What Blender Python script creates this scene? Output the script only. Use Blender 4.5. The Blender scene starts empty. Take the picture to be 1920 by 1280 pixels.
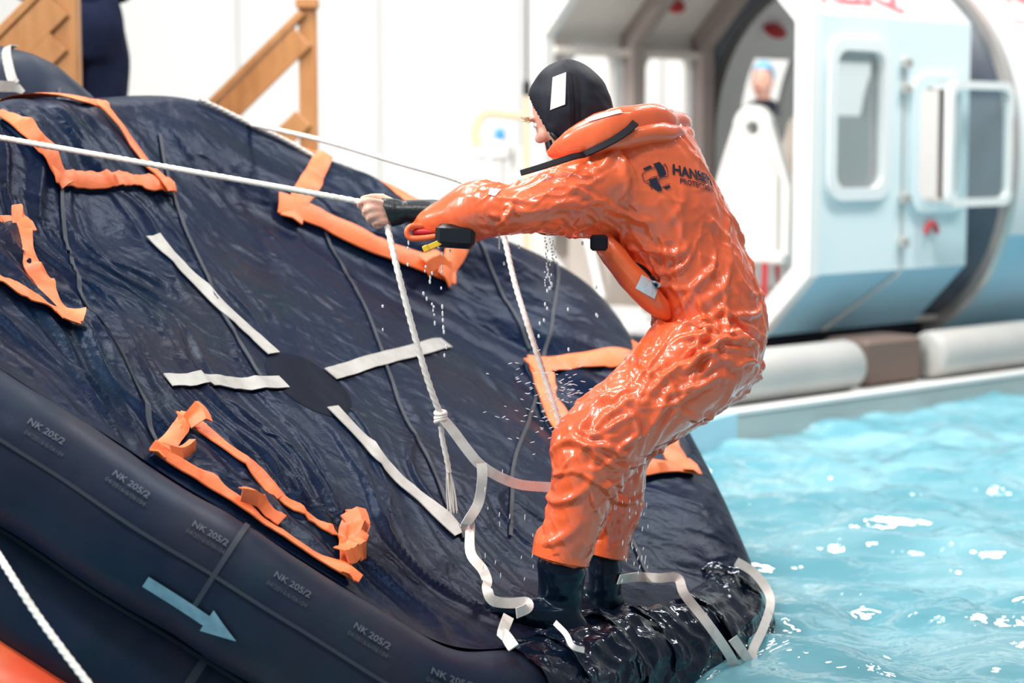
import bpy, bmesh, math, random
import numpy as np
from mathutils import Vector, Matrix
from mathutils.bvhtree import BVHTree

random.seed(7)
rng = np.random.default_rng(11)
scene = bpy.context.scene
col = scene.collection

# ------------------------------------------------------------------ camera
FPX = 3733.0                                   # focal length in pixels of a 1920 px wide frame (70 mm)
PITCH = math.atan((640 - 270) / FPX)
CAM = np.array([0.0, 0.0, 1.42])
RT = np.array([1.0, 0, 0])
FW = np.array([0, math.cos(PITCH), -math.sin(PITCH)])
UP = np.array([0, math.sin(PITCH), math.cos(PITCH)])
cd = bpy.data.cameras.new('camera')
cd.sensor_width = 36.0
cd.lens = 36.0 * FPX / 1920
cd.dof.use_dof = True
cd.dof.focus_distance = 5.05
cd.dof.aperture_fstop = 2.1
cd.clip_end = 200
cam = bpy.data.objects.new('camera', cd)
cam.location = CAM
cam.rotation_euler = (math.pi / 2 - PITCH, 0, 0)
col.objects.link(cam)
scene.camera = cam

# ------------------------------------------------------------------ world, lamps, exposure
w = bpy.data.worlds.new('hall_air')
scene.world = w
w.use_nodes = True
w.node_tree.nodes['Background'].inputs[0].default_value = (0.95, 0.97, 1.0, 1)
w.node_tree.nodes['Background'].inputs[1].default_value = 0.23
scene.view_settings.view_transform = 'Standard'
scene.view_settings.look = 'None'
scene.view_settings.gamma = 1.0
scene.view_settings.use_curve_mapping = False
scene.view_settings.exposure = 0.5

def lamp(name, loc, target, sx, sy, watts, color=(1, 0.97, 0.93)):
    l = bpy.data.lights.new(name, 'AREA')
    l.shape = 'RECTANGLE'; l.size = sx; l.size_y = sy
    l.energy = watts; l.color = color
    o = bpy.data.objects.new(name, l)
    o.location = loc
    d = Vector(target) - Vector(loc)
    o.rotation_euler = d.to_track_quat('-Z', 'Y').to_euler()
    col.objects.link(o)
    return o
for (x, y) in ((-3.6, 3.2), (-1.0, 2.2), (2.2, 3.0), (-2.6, 6.4), (2.6, 6.2), (0.2, 5.4)):
    lamp('hall_and_fill_lamp', (x, y, 6.2), (x * 0.5, y * 0.6 + 2.2, 0), 1.3, 0.45, 108 if x < 0 else 22)
lamp('hall_and_fill_lamp', (-5.6, 3.4, 4.6), (0, 5.4, 0.9), 1.4, 0.9, 250)  # added side lamp, stands in for key light bounced off the left wall
for (x, y) in ((-4.0, 11.6), (-0.6, 11.6), (2.6, 9.0), (5.0, 10.6)):
    lamp('hall_and_fill_lamp', (x, y, 6.4), (x, y + 1.4, 0), 1.6, 0.6, 75 if x < 1 else 190)  # wash lamps added to blow out the back wall and lift the background

lamp('hall_and_fill_lamp', (-1.6, 8.2, 5.6), (1.3, 11.8, 1.2), 1.4, 0.8, 170)  # fill lamp added to brighten the cabin interior through its open front

# ------------------------------------------------------------------ helpers
def at(px, py, d):
    """world point seen at pixel (px, py) at the depth d in metres along the view axis"""
    return CAM + (FW + RT * (px - 960) / FPX - UP * (py - 640) / FPX) * d
def proj(P):
    d = np.asarray(P) - CAM
    z = d @ FW
    return np.stack([960 + FPX * (d @ RT) / z, 640 - FPX * (d @ UP) / z, z], -1)
def nrm(v):
    v = np.asarray(v, float)
    return v / (np.linalg.norm(v) + 1e-12)

_perm = rng.random(65536)
def vnoise(p, seed=0):
    p = np.asarray(p, float)
    i = np.floor(p).astype(np.int64); f = p - i
    f = f * f * f * (f * (f * 6 - 15) + 10)
    r = 0
    for dx in (0, 1):
        for dy in (0, 1):
            for dz in (0, 1):
                h = ((i[:, 0] + dx) * 73856093) ^ ((i[:, 1] + dy) * 19349663) ^ ((i[:, 2] + dz) * 83492791) ^ (seed * 2654435)
                v = _perm[h & 65535]
                wgt = (f[:, 0] if dx else 1 - f[:, 0]) * (f[:, 1] if dy else 1 - f[:, 1]) * (f[:, 2] if dz else 1 - f[:, 2])
                r = r + v * wgt
    return r * 2 - 1
def fbm(p, seed=0, oct=3, gain=0.5):
    a, s, r = 1.0, 1.0, 0
    for k in range(oct):
        r = r + a * vnoise(np.asarray(p) * s, seed + k * 17)
        a *= gain; s *= 2.03
    return r
def noise1(x, seed=0):
    x = np.atleast_1d(np.asarray(x, float))
    return vnoise(np.stack([x, x * 0 + 0.37, x * 0 + 0.71], -1), seed)

def tag(o, label=None, cat=None, group=None, kind=None):
    if label: o['label'] = label
    if cat: o['category'] = cat
    if group: o['group'] = group
    if kind: o['kind'] = kind
    return o
def empty(name, loc, label=None, cat=None, group=None):
    o = bpy.data.objects.new(name, None)
    o.location = [float(c) for c in loc]
    o.empty_display_size = 0.1
    col.objects.link(o)
    return tag(o, label, cat, group)
def wloc(o):
    p = np.array(o.location)
    while o.parent:
        o = o.parent
        p = p + np.array(o.location)
    return p
def build(name, v, f, mat, parent=None, smooth=True):
    """mesh object from world-space vertices; the object's own origin is its parent's origin or its base"""
    v = np.asarray(v, float)
    me = bpy.data.meshes.new(name)
    used = np.zeros(len(v), bool)
    for q in f: used[list(q)] = True
    if not used.all():
        idx = np.cumsum(used) - 1; v = v[used]; f = [tuple(idx[i] for i in q) for q in f]
    if parent is not None:
        base = wloc(parent)
    else:
        base = np.array([(v[:, 0].min() + v[:, 0].max()) / 2, (v[:, 1].min() + v[:, 1].max()) / 2, v[:, 2].min()])
    me.from_pydata((v - base).tolist(), [], [tuple(int(i) for i in q) for q in f])
    me.update()
    if smooth:
        me.polygons.foreach_set('use_smooth', [True] * len(me.polygons))
        if len(me.polygons) < 20000: me.set_sharp_from_angle(angle=math.radians(42))
    if mat: me.materials.append(mat)
    o = bpy.data.objects.new(name, me)
    if parent is not None: o.parent = parent
    else: o.location = base
    col.objects.link(o)
    return o
class MB:
    def __init__(s): s.v = []; s.f = []; s.n = 0
    def add(s, v, f):
        s.v.append(np.asarray(v, float)); s.f += [tuple(i + s.n for i in q) for q in f]; s.n += len(v); return s
    def out(s): return np.concatenate(s.v), s.f
    def build(s, name, mat, parent=None, smooth=True): return build(name, *s.out(), mat, parent, smooth)
def grid_faces(n, m, closed_n=False, closed_m=False):
    """faces of an n x m vertex grid (index i*m+j)"""
    f = []
    for i in range(n if closed_n else n - 1):
        a = i * m; b = ((i + 1) % n) * m
        for j in range(m if closed_m else m - 1):
            k = (j + 1) % m
            f.append((a + j, b + j, b + k, a + k))
    return f
def loft(rings, caps=True):
    n, m = len(rings), len(rings[0])
    v = np.concatenate(rings)
    f = grid_faces(n, m, closed_m=True)
    if caps:
        f.append(tuple(range(m))[::1]); f.append(tuple((n - 1) * m + j for j in reversed(range(m))))
    return v, f
def resample(pts, step=None, n=None):
    """Catmull-Rom through the points"""
    P = np.asarray(pts, float)
    E = np.concatenate([[2 * P[0] - P[1]], P, [2 * P[-1] - P[-2]]])
    if n is None:
        L = np.linalg.norm(np.diff(P[:, :3], axis=0), axis=1).sum(); n = max(len(P), int(L / step) + 2)
    t = np.linspace(0, len(P) - 1, n)
    i = np.minimum(t.astype(int), len(P) - 2); u = (t - i)[:, None]
    a, b, c, d = E[i], E[i + 1], E[i + 2], E[i + 3]
    return 0.5 * (2 * b + (c - a) * u + (2 * a - 5 * b + 4 * c - d) * u ** 2 + (3 * b - a - 3 * c + d) * u ** 3)
def frames(P, up0=(0, 0, 1)):
    P = np.asarray(P, float)
    T = np.gradient(P, axis=0); T /= np.linalg.norm(T, axis=1)[:, None] + 1e-12
    N = np.zeros_like(P); u = np.asarray(up0, float)
    if abs(nrm(u) @ T[0]) > 0.95: u = np.array([1.0, 0.2, 0])
    for k in range(len(P)):
        u = u - T[k] * (u @ T[k]); u = nrm(u); N[k] = u
    return T, N, np.cross(T, N)
def tube(pts, r, seg=10, caps=True):
    P = np.asarray(pts, float)
    T, N, B = frames(P)
    r = np.broadcast_to(np.asarray(r, float), (len(P),))
    a = np.linspace(0, 2 * np.pi, seg, endpoint=False)
    rings = [P[k] + r[k] * (np.cos(a)[:, None] * N[k] + np.sin(a)[:, None] * B[k]) for k in range(len(P))]
    return loft(rings, caps)
def rope_mesh(pts, r, seg=12, pitch=0.03, strands=3, depth=0.22):
    """laid rope: strands twist round the axis"""
    P = resample(pts, step=pitch / 6)
    T, N, B = frames(P)
    L = np.concatenate([[0], np.cumsum(np.linalg.norm(np.diff(P, axis=0), axis=1))])
    a = np.linspace(0, 2 * np.pi, seg, endpoint=False)
    rings = []
    for k in range(len(P)):
        ph = L[k] / pitch * 2 * np.pi / 1.0
        rr = r * (1 - depth * (0.5 + 0.5 * np.cos(strands * a + ph)))
        rings.append(P[k] + (rr * np.cos(a))[:, None] * N[k] + (rr * np.sin(a))[:, None] * B[k])
    return loft(rings)
def ribbon(pts, wid, th, nor, twist=None):
    """flat webbing: box section w x th, width axis across nor"""
    P = np.asarray(pts, float)
    T = np.gradient(P, axis=0); T /= np.linalg.norm(T, axis=1)[:, None] + 1e-12
    nor = np.broadcast_to(np.asarray(nor, float), P.shape)
    wid = np.broadcast_to(np.asarray(wid, float), (len(P),))
    rings = []
    for k in range(len(P)):
        W = nrm(np.cross(T[k], nor[k])); H = np.cross(W, T[k])
        if twist is not None:
            c, s = math.cos(twist[k]), math.sin(twist[k]); W, H = W * c + H * s, H * c - W * s
        a, b = W * wid[k] / 2, H * th / 2
        rings.append(np.array([P[k] - a - b, P[k] + a - b, P[k] + a + b, P[k] - a + b]))
    return loft(rings)
def obox(c, ax, ay, az, sx, sy, sz, bev=0.0):
    """oriented box; bev gives chamfered vertical edges and tops"""
    c = np.asarray(c, float); ax, ay, az = nrm(ax), nrm(ay), nrm(az)
    if bev <= 0:
        v = [c + ax * sx / 2 * i + ay * sy / 2 * j + az * sz / 2 * k for k in (-1, 1) for (i, j) in ((-1, -1), (1, -1), (1, 1), (-1, 1))]
        return np.array(v), [(3, 2, 1, 0), (4, 5, 6, 7), (0, 1, 5, 4), (1, 2, 6, 5), (2, 3, 7, 6), (3, 0, 4, 7)]
    rings = []
    for (z, q) in ((-sz / 2, bev), (-sz / 2 + bev, 0), (sz / 2 - bev, 0), (sz / 2, bev)):
        x, y = sx / 2 - q, sy / 2 - q
        b = bev if bev < min(x, y) else min(x, y) * 0.5
        o = [(-x + b, -y), (x - b, -y), (x, -y + b), (x, y - b), (x - b, y), (-x + b, y), (-x, y - b), (-x, -y + b)]
        rings.append(np.array([c + ax * i + ay * j + az * z for i, j in o]))
    v, f = loft(rings)
    return v, [tuple(reversed(q)) for q in f]
def beam(p, q, wx, wy, up=(0, 0, 1), bev=0.004):
    p, q = np.asarray(p, float), np.asarray(q, float)
    t = nrm(q - p); s = np.cross(t, up)
    s = np.array([1.0, 0, 0]) if np.linalg.norm(s) < 1e-3 else nrm(s)
    return obox((p + q) / 2, s, np.cross(t, s), t, wx, wy, np.linalg.norm(q - p), bev)
def rrect(w_, h_, r, n=6):
    """rounded rectangle outline, counter-clockwise"""
    o = []
    for (cx, cy, a0) in ((w_ / 2 - r, h_ / 2 - r, 0), (-w_ / 2 + r, h_ / 2 - r, 90), (-w_ / 2 + r, -h_ / 2 + r, 180), (w_ / 2 - r, -h_ / 2 + r, 270)):
        for k in range(n + 1):
            a = math.radians(a0 + 90 * k / n); o.append((cx + r * math.cos(a), cy + r * math.sin(a)))
    return np.array(o)
def ringframe(c, ex, ey, en, outer, inner, d0, d1):
    """solid frame between two outlines (same vertex count) in the plane ex, ey; from depth d0 to d1 along en"""
    P = lambda o, d: np.array([c + ex * a + ey * b + en * d for a, b in o])
    m = len(outer)
    v = np.concatenate([P(outer, d0), P(outer, d1), P(inner, d1), P(inner, d0)])
    f = []
    for r in range(4):
        for j in range(m):
            k = (j + 1) % m; s = (r + 1) % 4
            f.append((r * m + j, r * m + k, s * m + k, s * m + j))
    return v, f
def plate(c, ex, ey, en, outline, d0, d1):
    m = len(outline)
    v = np.array([c + ex * a + ey * b + en * d for d in (d0, d1) for a, b in outline])
    f = [tuple(reversed(range(m))), tuple(range(m, 2 * m))] + [(j, (j + 1) % m, m + (j + 1) % m, m + j) for j in range(m)]
    return v, f
def ellipsoid(c, ax, ay, az, a, b, h, nu=24, nv=14):
    v = []; th = np.linspace(0, 2 * np.pi, nu, endpoint=False)
    for k in range(1, nv):
        p = math.pi * k / nv
        for t in th: v.append(c + ax * a * math.sin(p) * math.cos(t) + ay * b * math.sin(p) * math.sin(t) + az * h * math.cos(p))
    n = len(v); v.append(c + az * h); v.append(c - az * h)
    f = [tuple(reversed(q)) for q in grid_faces(nv - 1, nu, closed_m=True)]
    f += [(n, j, (j + 1) % nu) for j in range(nu)]
    o = (nv - 2) * nu
    f += [(n + 1, o + (j + 1) % nu, o + j) for j in range(nu)]
    v = np.array(v); out = []
    for q in f:
        p = v[list(q)]; nn = np.cross(p[1] - p[0], p[2] - p[0]); out.append(q if nn @ (p.mean(0) - c) > 0 else tuple(reversed(q)))
    return v, out
def text_mesh(body, size=1.0, extrude=0.0, bold=0.0, res=3):
    cu = bpy.data.curves.new('t', 'FONT'); cu.body = body; cu.size = size; cu.offset = bold
    cu.align_x = 'CENTER'; cu.align_y = 'CENTER'; cu.resolution_u = res; cu.extrude = extrude
    o = bpy.data.objects.new('t', cu); col.objects.link(o)
    dg = bpy.context.evaluated_depsgraph_get()
    me = bpy.data.meshes.new_from_object(o.evaluated_get(dg))
    v = np.array([q.co[:] for q in me.vertices]); f = [tuple(p.vertices) for p in me.polygons]
    bpy.data.objects.remove(o); bpy.data.meshes.remove(me); bpy.data.curves.remove(cu)
    return v, f
def remesh(v, f, voxel, smooth_it=6, smooth_fac=0.5):
    me = bpy.data.meshes.new('tmp'); me.from_pydata(np.asarray(v).tolist(), [], [tuple(int(i) for i in q) for q in f]); me.update()
    bm = bmesh.new(); bm.from_mesh(me); bmesh.ops.recalc_face_normals(bm, faces=bm.faces); bm.to_mesh(me); bm.free()
    o = bpy.data.objects.new('tmp', me); col.objects.link(o)
    m = o.modifiers.new('r', 'REMESH'); m.mode = 'VOXEL'; m.voxel_size = voxel
    if smooth_it:
        s = o.modifiers.new('s', 'SMOOTH'); s.factor = smooth_fac; s.iterations = smooth_it
    dg = bpy.context.evaluated_depsgraph_get()
    e = bpy.data.meshes.new_from_object(o.evaluated_get(dg))
    V = np.zeros(len(e.vertices) * 3); e.vertices.foreach_get('co', V)
    Nn = np.zeros(len(e.vertices) * 3); e.vertices.foreach_get('normal', Nn)
    F = [tuple(p.vertices) for p in e.polygons]
    bpy.data.objects.remove(o); bpy.data.meshes.remove(me); bpy.data.meshes.remove(e)
    return V.reshape(-1, 3), F, Nn.reshape(-1, 3)
def bvh(v, f): return BVHTree.FromPolygons([tuple(q) for q in np.asarray(v).tolist()], [tuple(int(i) for i in q) for q in f])
def drape(tree, P, d, off, maxd=0.6):
    """move points P along the direction d onto the surface; off lifts them back off it"""
    out = []; d = nrm(d)
    for p in P:
        h = tree.ray_cast(Vector(p - d * maxd), Vector(d), maxd * 2)
        q = np.array(h[0]) if h[0] is not None else p
        out.append(q - d * off)
    return np.array(out)

# ------------------------------------------------------------------ materials
def mat(name, color, rough=0.5, metal=0.0, coat=0.0, spec=0.5, trans=0.0, var=None, bump=None, emit=None, sss=0.0, tint=None):
    """var = (second colour, noise scale, stretch xyz, lo, hi); bump = (scale, strength, distance, stretch xyz, detail)"""
    m = bpy.data.materials.new(name); m.use_nodes = True
    nt = m.node_tree; b = nt.nodes['Principled BSDF']
    b.inputs['Base Color'].default_value = (*color, 1); b.inputs['Roughness'].default_value = rough
    b.inputs['Metallic'].default_value = metal; b.inputs['Coat Weight'].default_value = coat
    b.inputs['Coat Roughness'].default_value = 0.06
    b.inputs['Specular IOR Level'].default_value = spec; b.inputs['Transmission Weight'].default_value = trans
    if tint: b.inputs['Specular Tint'].default_value = (*tint, 1)
    if sss: b.inputs['Subsurface Weight'].default_value = sss; b.inputs['Subsurface Radius'].default_value = (0.01, 0.004, 0.002)
    tc = nt.nodes.new('ShaderNodeTexCoord')
    def coords(st):
        mp = nt.nodes.new('ShaderNodeMapping'); mp.inputs['Scale'].default_value = st
        nt.links.new(tc.outputs['Object'], mp.inputs[0]); return mp.outputs[0]
    if var:
        vs = var if isinstance(var, list) else [var]
        prev = None
        for (c2, sc, st, lo, hi) in vs:
            n = nt.nodes.new('ShaderNodeTexNoise'); n.inputs['Scale'].default_value = sc; n.inputs['Detail'].default_value = 6
            nt.links.new(coords(st), n.inputs['Vector'])
            mr = nt.nodes.new('ShaderNodeMapRange'); mr.inputs[1].default_value = lo; mr.inputs[2].default_value = hi
            nt.links.new(n.outputs[0], mr.inputs[0])
            mx = nt.nodes.new('ShaderNodeMix'); mx.data_type = 'RGBA'
            nt.links.new(mr.outputs[0], mx.inputs[0])
            if prev is None: mx.inputs[6].default_value = (*color, 1)
            else: nt.links.new(prev, mx.inputs[6])
            mx.inputs[7].default_value = (*c2, 1); prev = mx.outputs[2]
        nt.links.new(prev, b.inputs['Base Color'])
    if bump:
        last = None
        for (sc, stg, dist, st, det, *rot) in (bump if isinstance(bump, list) else [bump]):
            n = nt.nodes.new('ShaderNodeTexNoise'); n.inputs['Scale'].default_value = sc; n.inputs['Detail'].default_value = det
            n.inputs['Distortion'].default_value = 0.6
            cc_ = coords(st)
            if rot:                                       # creased cloth: sharp crests along one direction
                n.noise_type = 'RIDGED_MULTIFRACTAL'; cc_.node.inputs['Rotation'].default_value = rot[0]; n.inputs['Distortion'].default_value = 0.9
            nt.links.new(cc_, n.inputs['Vector'])
            bp = nt.nodes.new('ShaderNodeBump'); bp.inputs['Strength'].default_value = stg; bp.inputs['Distance'].default_value = dist
            nt.links.new(n.outputs[0], bp.inputs['Height'])
            if last is not None: nt.links.new(last, bp.inputs['Normal'])
            last = bp.outputs[0]
        nt.links.new(last, b.inputs['Normal'])
        if coat: nt.links.new(last, b.inputs['Coat Normal'])
    if emit:
        b.inputs['Emission Color'].default_value = (*emit[0], 1); b.inputs['Emission Strength'].default_value = emit[1]
    return m
one = (1, 1, 1)
M = {}
M['suit'] = mat('orange_coated_fabric', (0.95, 0.155, 0.047), 0.28, coat=0.8, spec=0.5,
                var=((0.88, 0.125, 0.04), 6, one, 0.35, 0.7), bump=[(8, 0.30, 0.008, (2.2, 2.2, 0.7), 2, (0, 0.5, 0)), (60, 0.12, 0.003, one, 2)])
M['suit_flat'] = mat('orange_fabric', (0.93, 0.15, 0.04), 0.35, coat=0.4, bump=(45, 0.2, 0.005, one, 2))
M['floor_rubber'] = mat('raft_floor_rubber', (0.0025, 0.0085, 0.029), 0.34, spec=0.10, tint=(0.25, 0.5, 1.0),
                        var=[((0.011, 0.009, 0.018), 2.2, (1, 1, 1), 0.45, 0.72), ((0.005, 0.014, 0.026), 3.5, one, 0.5, 0.75)],
                        bump=[(5, 0.5, 0.014, (1, 2.5, 2.5), 3, (0, 0.7, -0.5)), (14, 0.35, 0.012, (1, 1, 1), 4), (60, 0.25, 0.004, one, 3)])
M['tube_rubber'] = mat('raft_tube_rubber', (0.011, 0.018, 0.038), 0.42, spec=0.16, tint=(0.6, 0.75, 1.0),
                       var=[((0.028, 0.025, 0.036), 3.0, one, 0.42, 0.7), ((0.012, 0.024, 0.038), 7, one, 0.5, 0.75)],
                       bump=[(9, 0.15, 0.01, one, 4), (90, 0.2, 0.002, one, 4)])
M['wet_rubber'] = mat('wet_black_wrap', (0.003, 0.007, 0.018), 0.13, coat=0.15, spec=0.3, tint=(0.6, 0.8, 1.0), bump=[(16, 0.5, 0.012, (1, 1, 1), 3)])
M['seam'] = mat('seam_tape_dark', (0.030, 0.038, 0.055), 0.5, spec=0.25)
M['print'] = mat('pale_grey_print', (0.065, 0.08, 0.105), 0.6)
M['print2'] = mat('faint_print', (0.030, 0.038, 0.055), 0.6)
M['arrow'] = mat('blue_grey_paint', (0.20, 0.34, 0.42), 0.6, var=((0.13, 0.24, 0.32), 25, one, 0.4, 0.65))
M['tape'] = mat('grey_white_reflective_tape', (0.40, 0.40, 0.385), 0.42, var=((0.33, 0.325, 0.30), 30, one, 0.4, 0.7), bump=(80, 0.1, 0.002, one, 2))
M['trim'] = mat('orange_trim_fabric', (0.90, 0.20, 0.055), 0.5, var=((0.75, 0.13, 0.035), 10, one, 0.4, 0.75), bump=(40, 0.3, 0.004, one, 2))
M['canopy'] = mat('orange_red_canopy', (0.90, 0.11, 0.045), 0.28, coat=0.5, var=((0.95, 0.22, 0.08), 3, one, 0.4, 0.6), bump=(6, 0.3, 0.02, one, 2))
M['rope'] = mat('white_rope', (0.80, 0.77, 0.73), 0.8, var=((0.68, 0.62, 0.55), 40, one, 0.45, 0.75))
M['web'] = mat('white_webbing', (0.74, 0.70, 0.66), 0.55, var=((0.58, 0.52, 0.47), 30, one, 0.5, 0.75), bump=(220, 0.2, 0.001, one, 1))
M['neoprene'] = mat('black_neoprene', (0.007, 0.010, 0.020), 0.6, spec=0.3, bump=[(25, 0.2, 0.005, one, 3), (500, 0.15, 0.0006, one, 1)])
M['leather'] = mat('black_wet_neoprene', (0.008, 0.013, 0.018), 0.34, spec=0.4, bump=[(120, 0.35, 0.002, one, 3)])
M['boot'] = mat('black_rubber_boot', (0.003, 0.008, 0.018), 0.22, coat=0.1, spec=0.25, tint=(0.5, 0.75, 1.0), bump=[(11, 0.3, 0.012, one, 2)])
M['strap'] = mat('black_webbing', (0.008, 0.008, 0.014), 0.6, spec=0.2, bump=(400, 0.5, 0.001, (1, 1, 1), 1))
M['ink'] = mat('black_print', (0.008, 0.012, 0.035), 0.3, coat=0.5)
M['skin'] = mat('skin', (0.78, 0.47, 0.36), 0.45, sss=0.15, var=((0.70, 0.34, 0.26), 18, one, 0.45, 0.75))
M['hair'] = mat('blond_hair', (0.45, 0.30, 0.17), 0.6)
M['silver'] = mat('silver_reflective', (0.72, 0.74, 0.78), 0.3, metal=0.3, bump=(90, 0.5, 0.003, one, 2))
M['yellow'] = mat('yellow_webbing', (0.85, 0.50, 0.03), 0.5)
M['patch'] = mat('matt_black_patch', (0.0025, 0.006, 0.018), 0.5, spec=0.05)
M['label'] = mat('white_label', (0.80, 0.80, 0.78), 0.5, var=((0.70, 0.69, 0.67), 40, one, 0.4, 0.7))
M['drop'] = mat('water_drop', (0.95, 0.97, 1.0), 0.02, spec=1.0, trans=0.35)
M['wall'] = mat('white_wall_panel', (0.86, 0.86, 0.84), 0.5, var=((0.83, 0.83, 0.82), 1.0, one, 0.4, 0.7))
M['gap'] = mat('grey_panel_joint', (0.70, 0.70, 0.69), 0.6)
M['deck'] = mat('grey_deck', (0.52, 0.53, 0.52), 0.5, var=((0.42, 0.43, 0.43), 4, one, 0.4, 0.7))
M['white_metal'] = mat('white_painted_metal', (0.82, 0.82, 0.81), 0.35)
M['alu'] = mat('brushed_aluminium', (0.62, 0.60, 0.57), 0.35, metal=0.6)
M['pool_blue'] = mat('light_blue_pool_paint', (0.42, 0.68, 0.80), 0.4)
M['cab_blue'] = mat('pale_blue_cabin_paint', (0.70, 0.81, 0.84), 0.35, var=((0.74, 0.83, 0.85), 1.5, one, 0.4, 0.7))
M['cab_blue2'] = mat('sky_blue_cabin_paint', (0.33, 0.60, 0.75), 0.35, var=((0.38, 0.64, 0.78), 1.5, one, 0.4, 0.7))
M['cab_white'] = mat('cabin_white', (0.78, 0.80, 0.80), 0.4)
M['cab_roof'] = mat('cabin_roof_grey', (0.56, 0.60, 0.60), 0.4)
M['beige'] = mat('cabin_lining_beige', (0.80, 0.74, 0.69), 0.6, var=((0.74, 0.68, 0.63), 4, one, 0.4, 0.7))
M['rib'] = mat('dark_brown_frame', (0.36, 0.30, 0.28), 0.5)
M['gasket'] = mat('dark_slate_rubber', (0.060, 0.075, 0.105), 0.45, var=((0.09, 0.11, 0.14), 3, one, 0.4, 0.7))
M['float'] = mat('grey_float', (0.50, 0.49, 0.46), 0.4, var=((0.42, 0.42, 0.41), 2, one, 0.4, 0.7))
M['brown'] = mat('brown_block', (0.16, 0.11, 0.09), 0.6)
M['seat'] = mat('white_seat_plastic', (0.80, 0.79, 0.76), 0.4)
M['seat2'] = mat('beige_seat_plastic', (0.55, 0.49, 0.44), 0.5)
M['black'] = mat('black_matt', (0.006, 0.009, 0.020), 0.6, spec=0.25)
M['red'] = mat('red_paint', (0.55, 0.03, 0.04), 0.45)
M['letter_red'] = mat('faded_red_letters', (0.62, 0.12, 0.14), 0.5)
M['wood'] = mat('varnished_pine', (0.43, 0.19, 0.062), 0.45, var=[((0.34, 0.135, 0.040), 5, (6, 6, 1.2), 0.4, 0.7), ((0.48, 0.24, 0.095), 2.5, one, 0.45, 0.7)])
M['trousers'] = mat('dark_navy_cloth', (0.007, 0.011, 0.032), 0.9, spec=0.15, bump=(30, 0.3, 0.006, one, 3))
M['hose'] = mat('pale_orange_hose', (0.85, 0.62, 0.36), 0.45)
M['valve_blue'] = mat('bright_blue_plastic', (0.06, 0.34, 0.80), 0.4)
M['cap_blue'] = mat('pale_blue_cloth', (0.22, 0.55, 0.85), 0.6)
M['green'] = mat('green_paint', (0.05, 0.20, 0.10), 0.5)
gl = bpy.data.materials.new('clear_pane'); gl.use_nodes = True
nt = gl.node_tree; b = nt.nodes['Principled BSDF']
tr = nt.nodes.new('ShaderNodeBsdfTransparent'); tr.inputs[0].default_value = (0.86, 0.92, 0.93, 1)
b.inputs['Base Color'].default_value = (0.8, 0.85, 0.88, 1); b.inputs['Roughness'].default_value = 0.08
mxs = nt.nodes.new('ShaderNodeMixShader'); mxs.inputs[0].default_value = 0.12
nt.links.new(tr.outputs[0], mxs.inputs[1]); nt.links.new(b.outputs[0], mxs.inputs[2])
nt.links.new(mxs.outputs[0], nt.nodes['Material Output'].inputs[0])
M['glass'] = gl
wm = mat('pool_water', (0.12, 0.335, 0.41), 0.04, spec=0.8, var=((0.23, 0.46, 0.53), 1.6, (1, 1.5, 1), 0.4, 0.65),
         bump=[(5.0, 0.25, 0.05, (1, 1.6, 1), 3), (16, 0.12, 0.02, (1, 1.6, 1), 2)])
M['water'] = wm

# ================================================================== THE SETTING
from mathutils.geometry import tessellate_polygon
def holed_plate(c, ex, ey, en, outer, holes, d0, d1):
    loops = [list(map(tuple, outer))] + [list(map(tuple, h)) for h in holes]
    tri = tessellate_polygon([[Vector((a, b, 0)) for a, b in l] for l in loops])
    pts = [p for l in loops for p in l]; n = len(pts)
    v = np.array([c + ex * a + ey * b + en * d for d in (d0, d1) for a, b in pts])
    f = [tuple(t) for t in tri] + [tuple(n + i for i in t) for t in tri]
    k = 0
    for l in loops:
        m = len(l)
        f += [(k + j, k + (j + 1) % m, n + k + (j + 1) % m, n + k + j) for j in range(m)]
        k += m
    return v, f

# water: one rippled sheet
def water_h(x, y):
    p = np.stack([x, y * 1.5, x * 0], -1)
    h = 0.028 * fbm(p * 1.5, 3, 2) + 0.034 * fbm(p * 3.6 + 5, 9, 2) + 0.008 * fbm(p * 9 + 2, 21, 2)
    return h
nx, ny = 430, 430
X, Y = np.meshgrid(np.linspace(-7, 9, nx), np.concatenate([np.linspace(1.0, 4.4, 40), np.linspace(4.45, 12, 340), np.linspace(12.1, 18, 50)]), indexing='ij')
WV = np.stack([X.ravel(), Y.ravel(), water_h(X.ravel(), Y.ravel())], -1)
WV = np.concatenate([WV, [[-7, 1, -1.6], [9, 1, -1.6], [9, 18, -1.6], [-7, 18, -1.6]]])
o = build('pool_water', WV, grid_faces(nx, ny) + [(nx * ny, nx * ny + 1, nx * ny + 2, nx * ny + 3)], M['water'])
tag(o, 'rippled turquoise pool water with white reflections', 'water', kind='structure')

# deck: plan outline with the corner of the landing platform
HD = nrm([0.737, 0.676]); GD = np.array([-HD[1], HD[0]])          # along and across the cabin
K = np.array([1.06, 9.60])
P2_ = K + HD * 7.0
deck = [(-9, 7.55), (-1.3, 7.55), (-0.4, 7.9), (0.42, 8.64), tuple(K), tuple(P2_), (9, 18), (-9, 18)]
v, f = plate(np.array([0, 0, 0.0]), np.array([1.0, 0, 0]), np.array([0, 1.0, 0]), np.array([0, 0, 1.0]), deck, -0.6, 0.115)
tag(build('floor', v, f, M['deck'], smooth=False), 'grey pool deck behind the raft', 'floor', kind='structure')
e2 = lambda p, z: np.array([p[0], p[1], z])
nK = np.array([HD[1], -HD[0]])
v, f = beam(e2(K + nK * 0.012 + GD * 0.03, 0.118), e2(P2_ + nK * 0.012 + GD * 0.03, 0.118), 0.09, 0.026)
tag(build('trim_1', v, f, M['white_metal'], smooth=False), 'white metal edge along the platform by the water', 'trim', kind='structure')
v, f = beam(e2(K + nK * 0.006, -0.1), e2(P2_ + nK * 0.006, -0.1), 0.03, 0.40)
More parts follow.
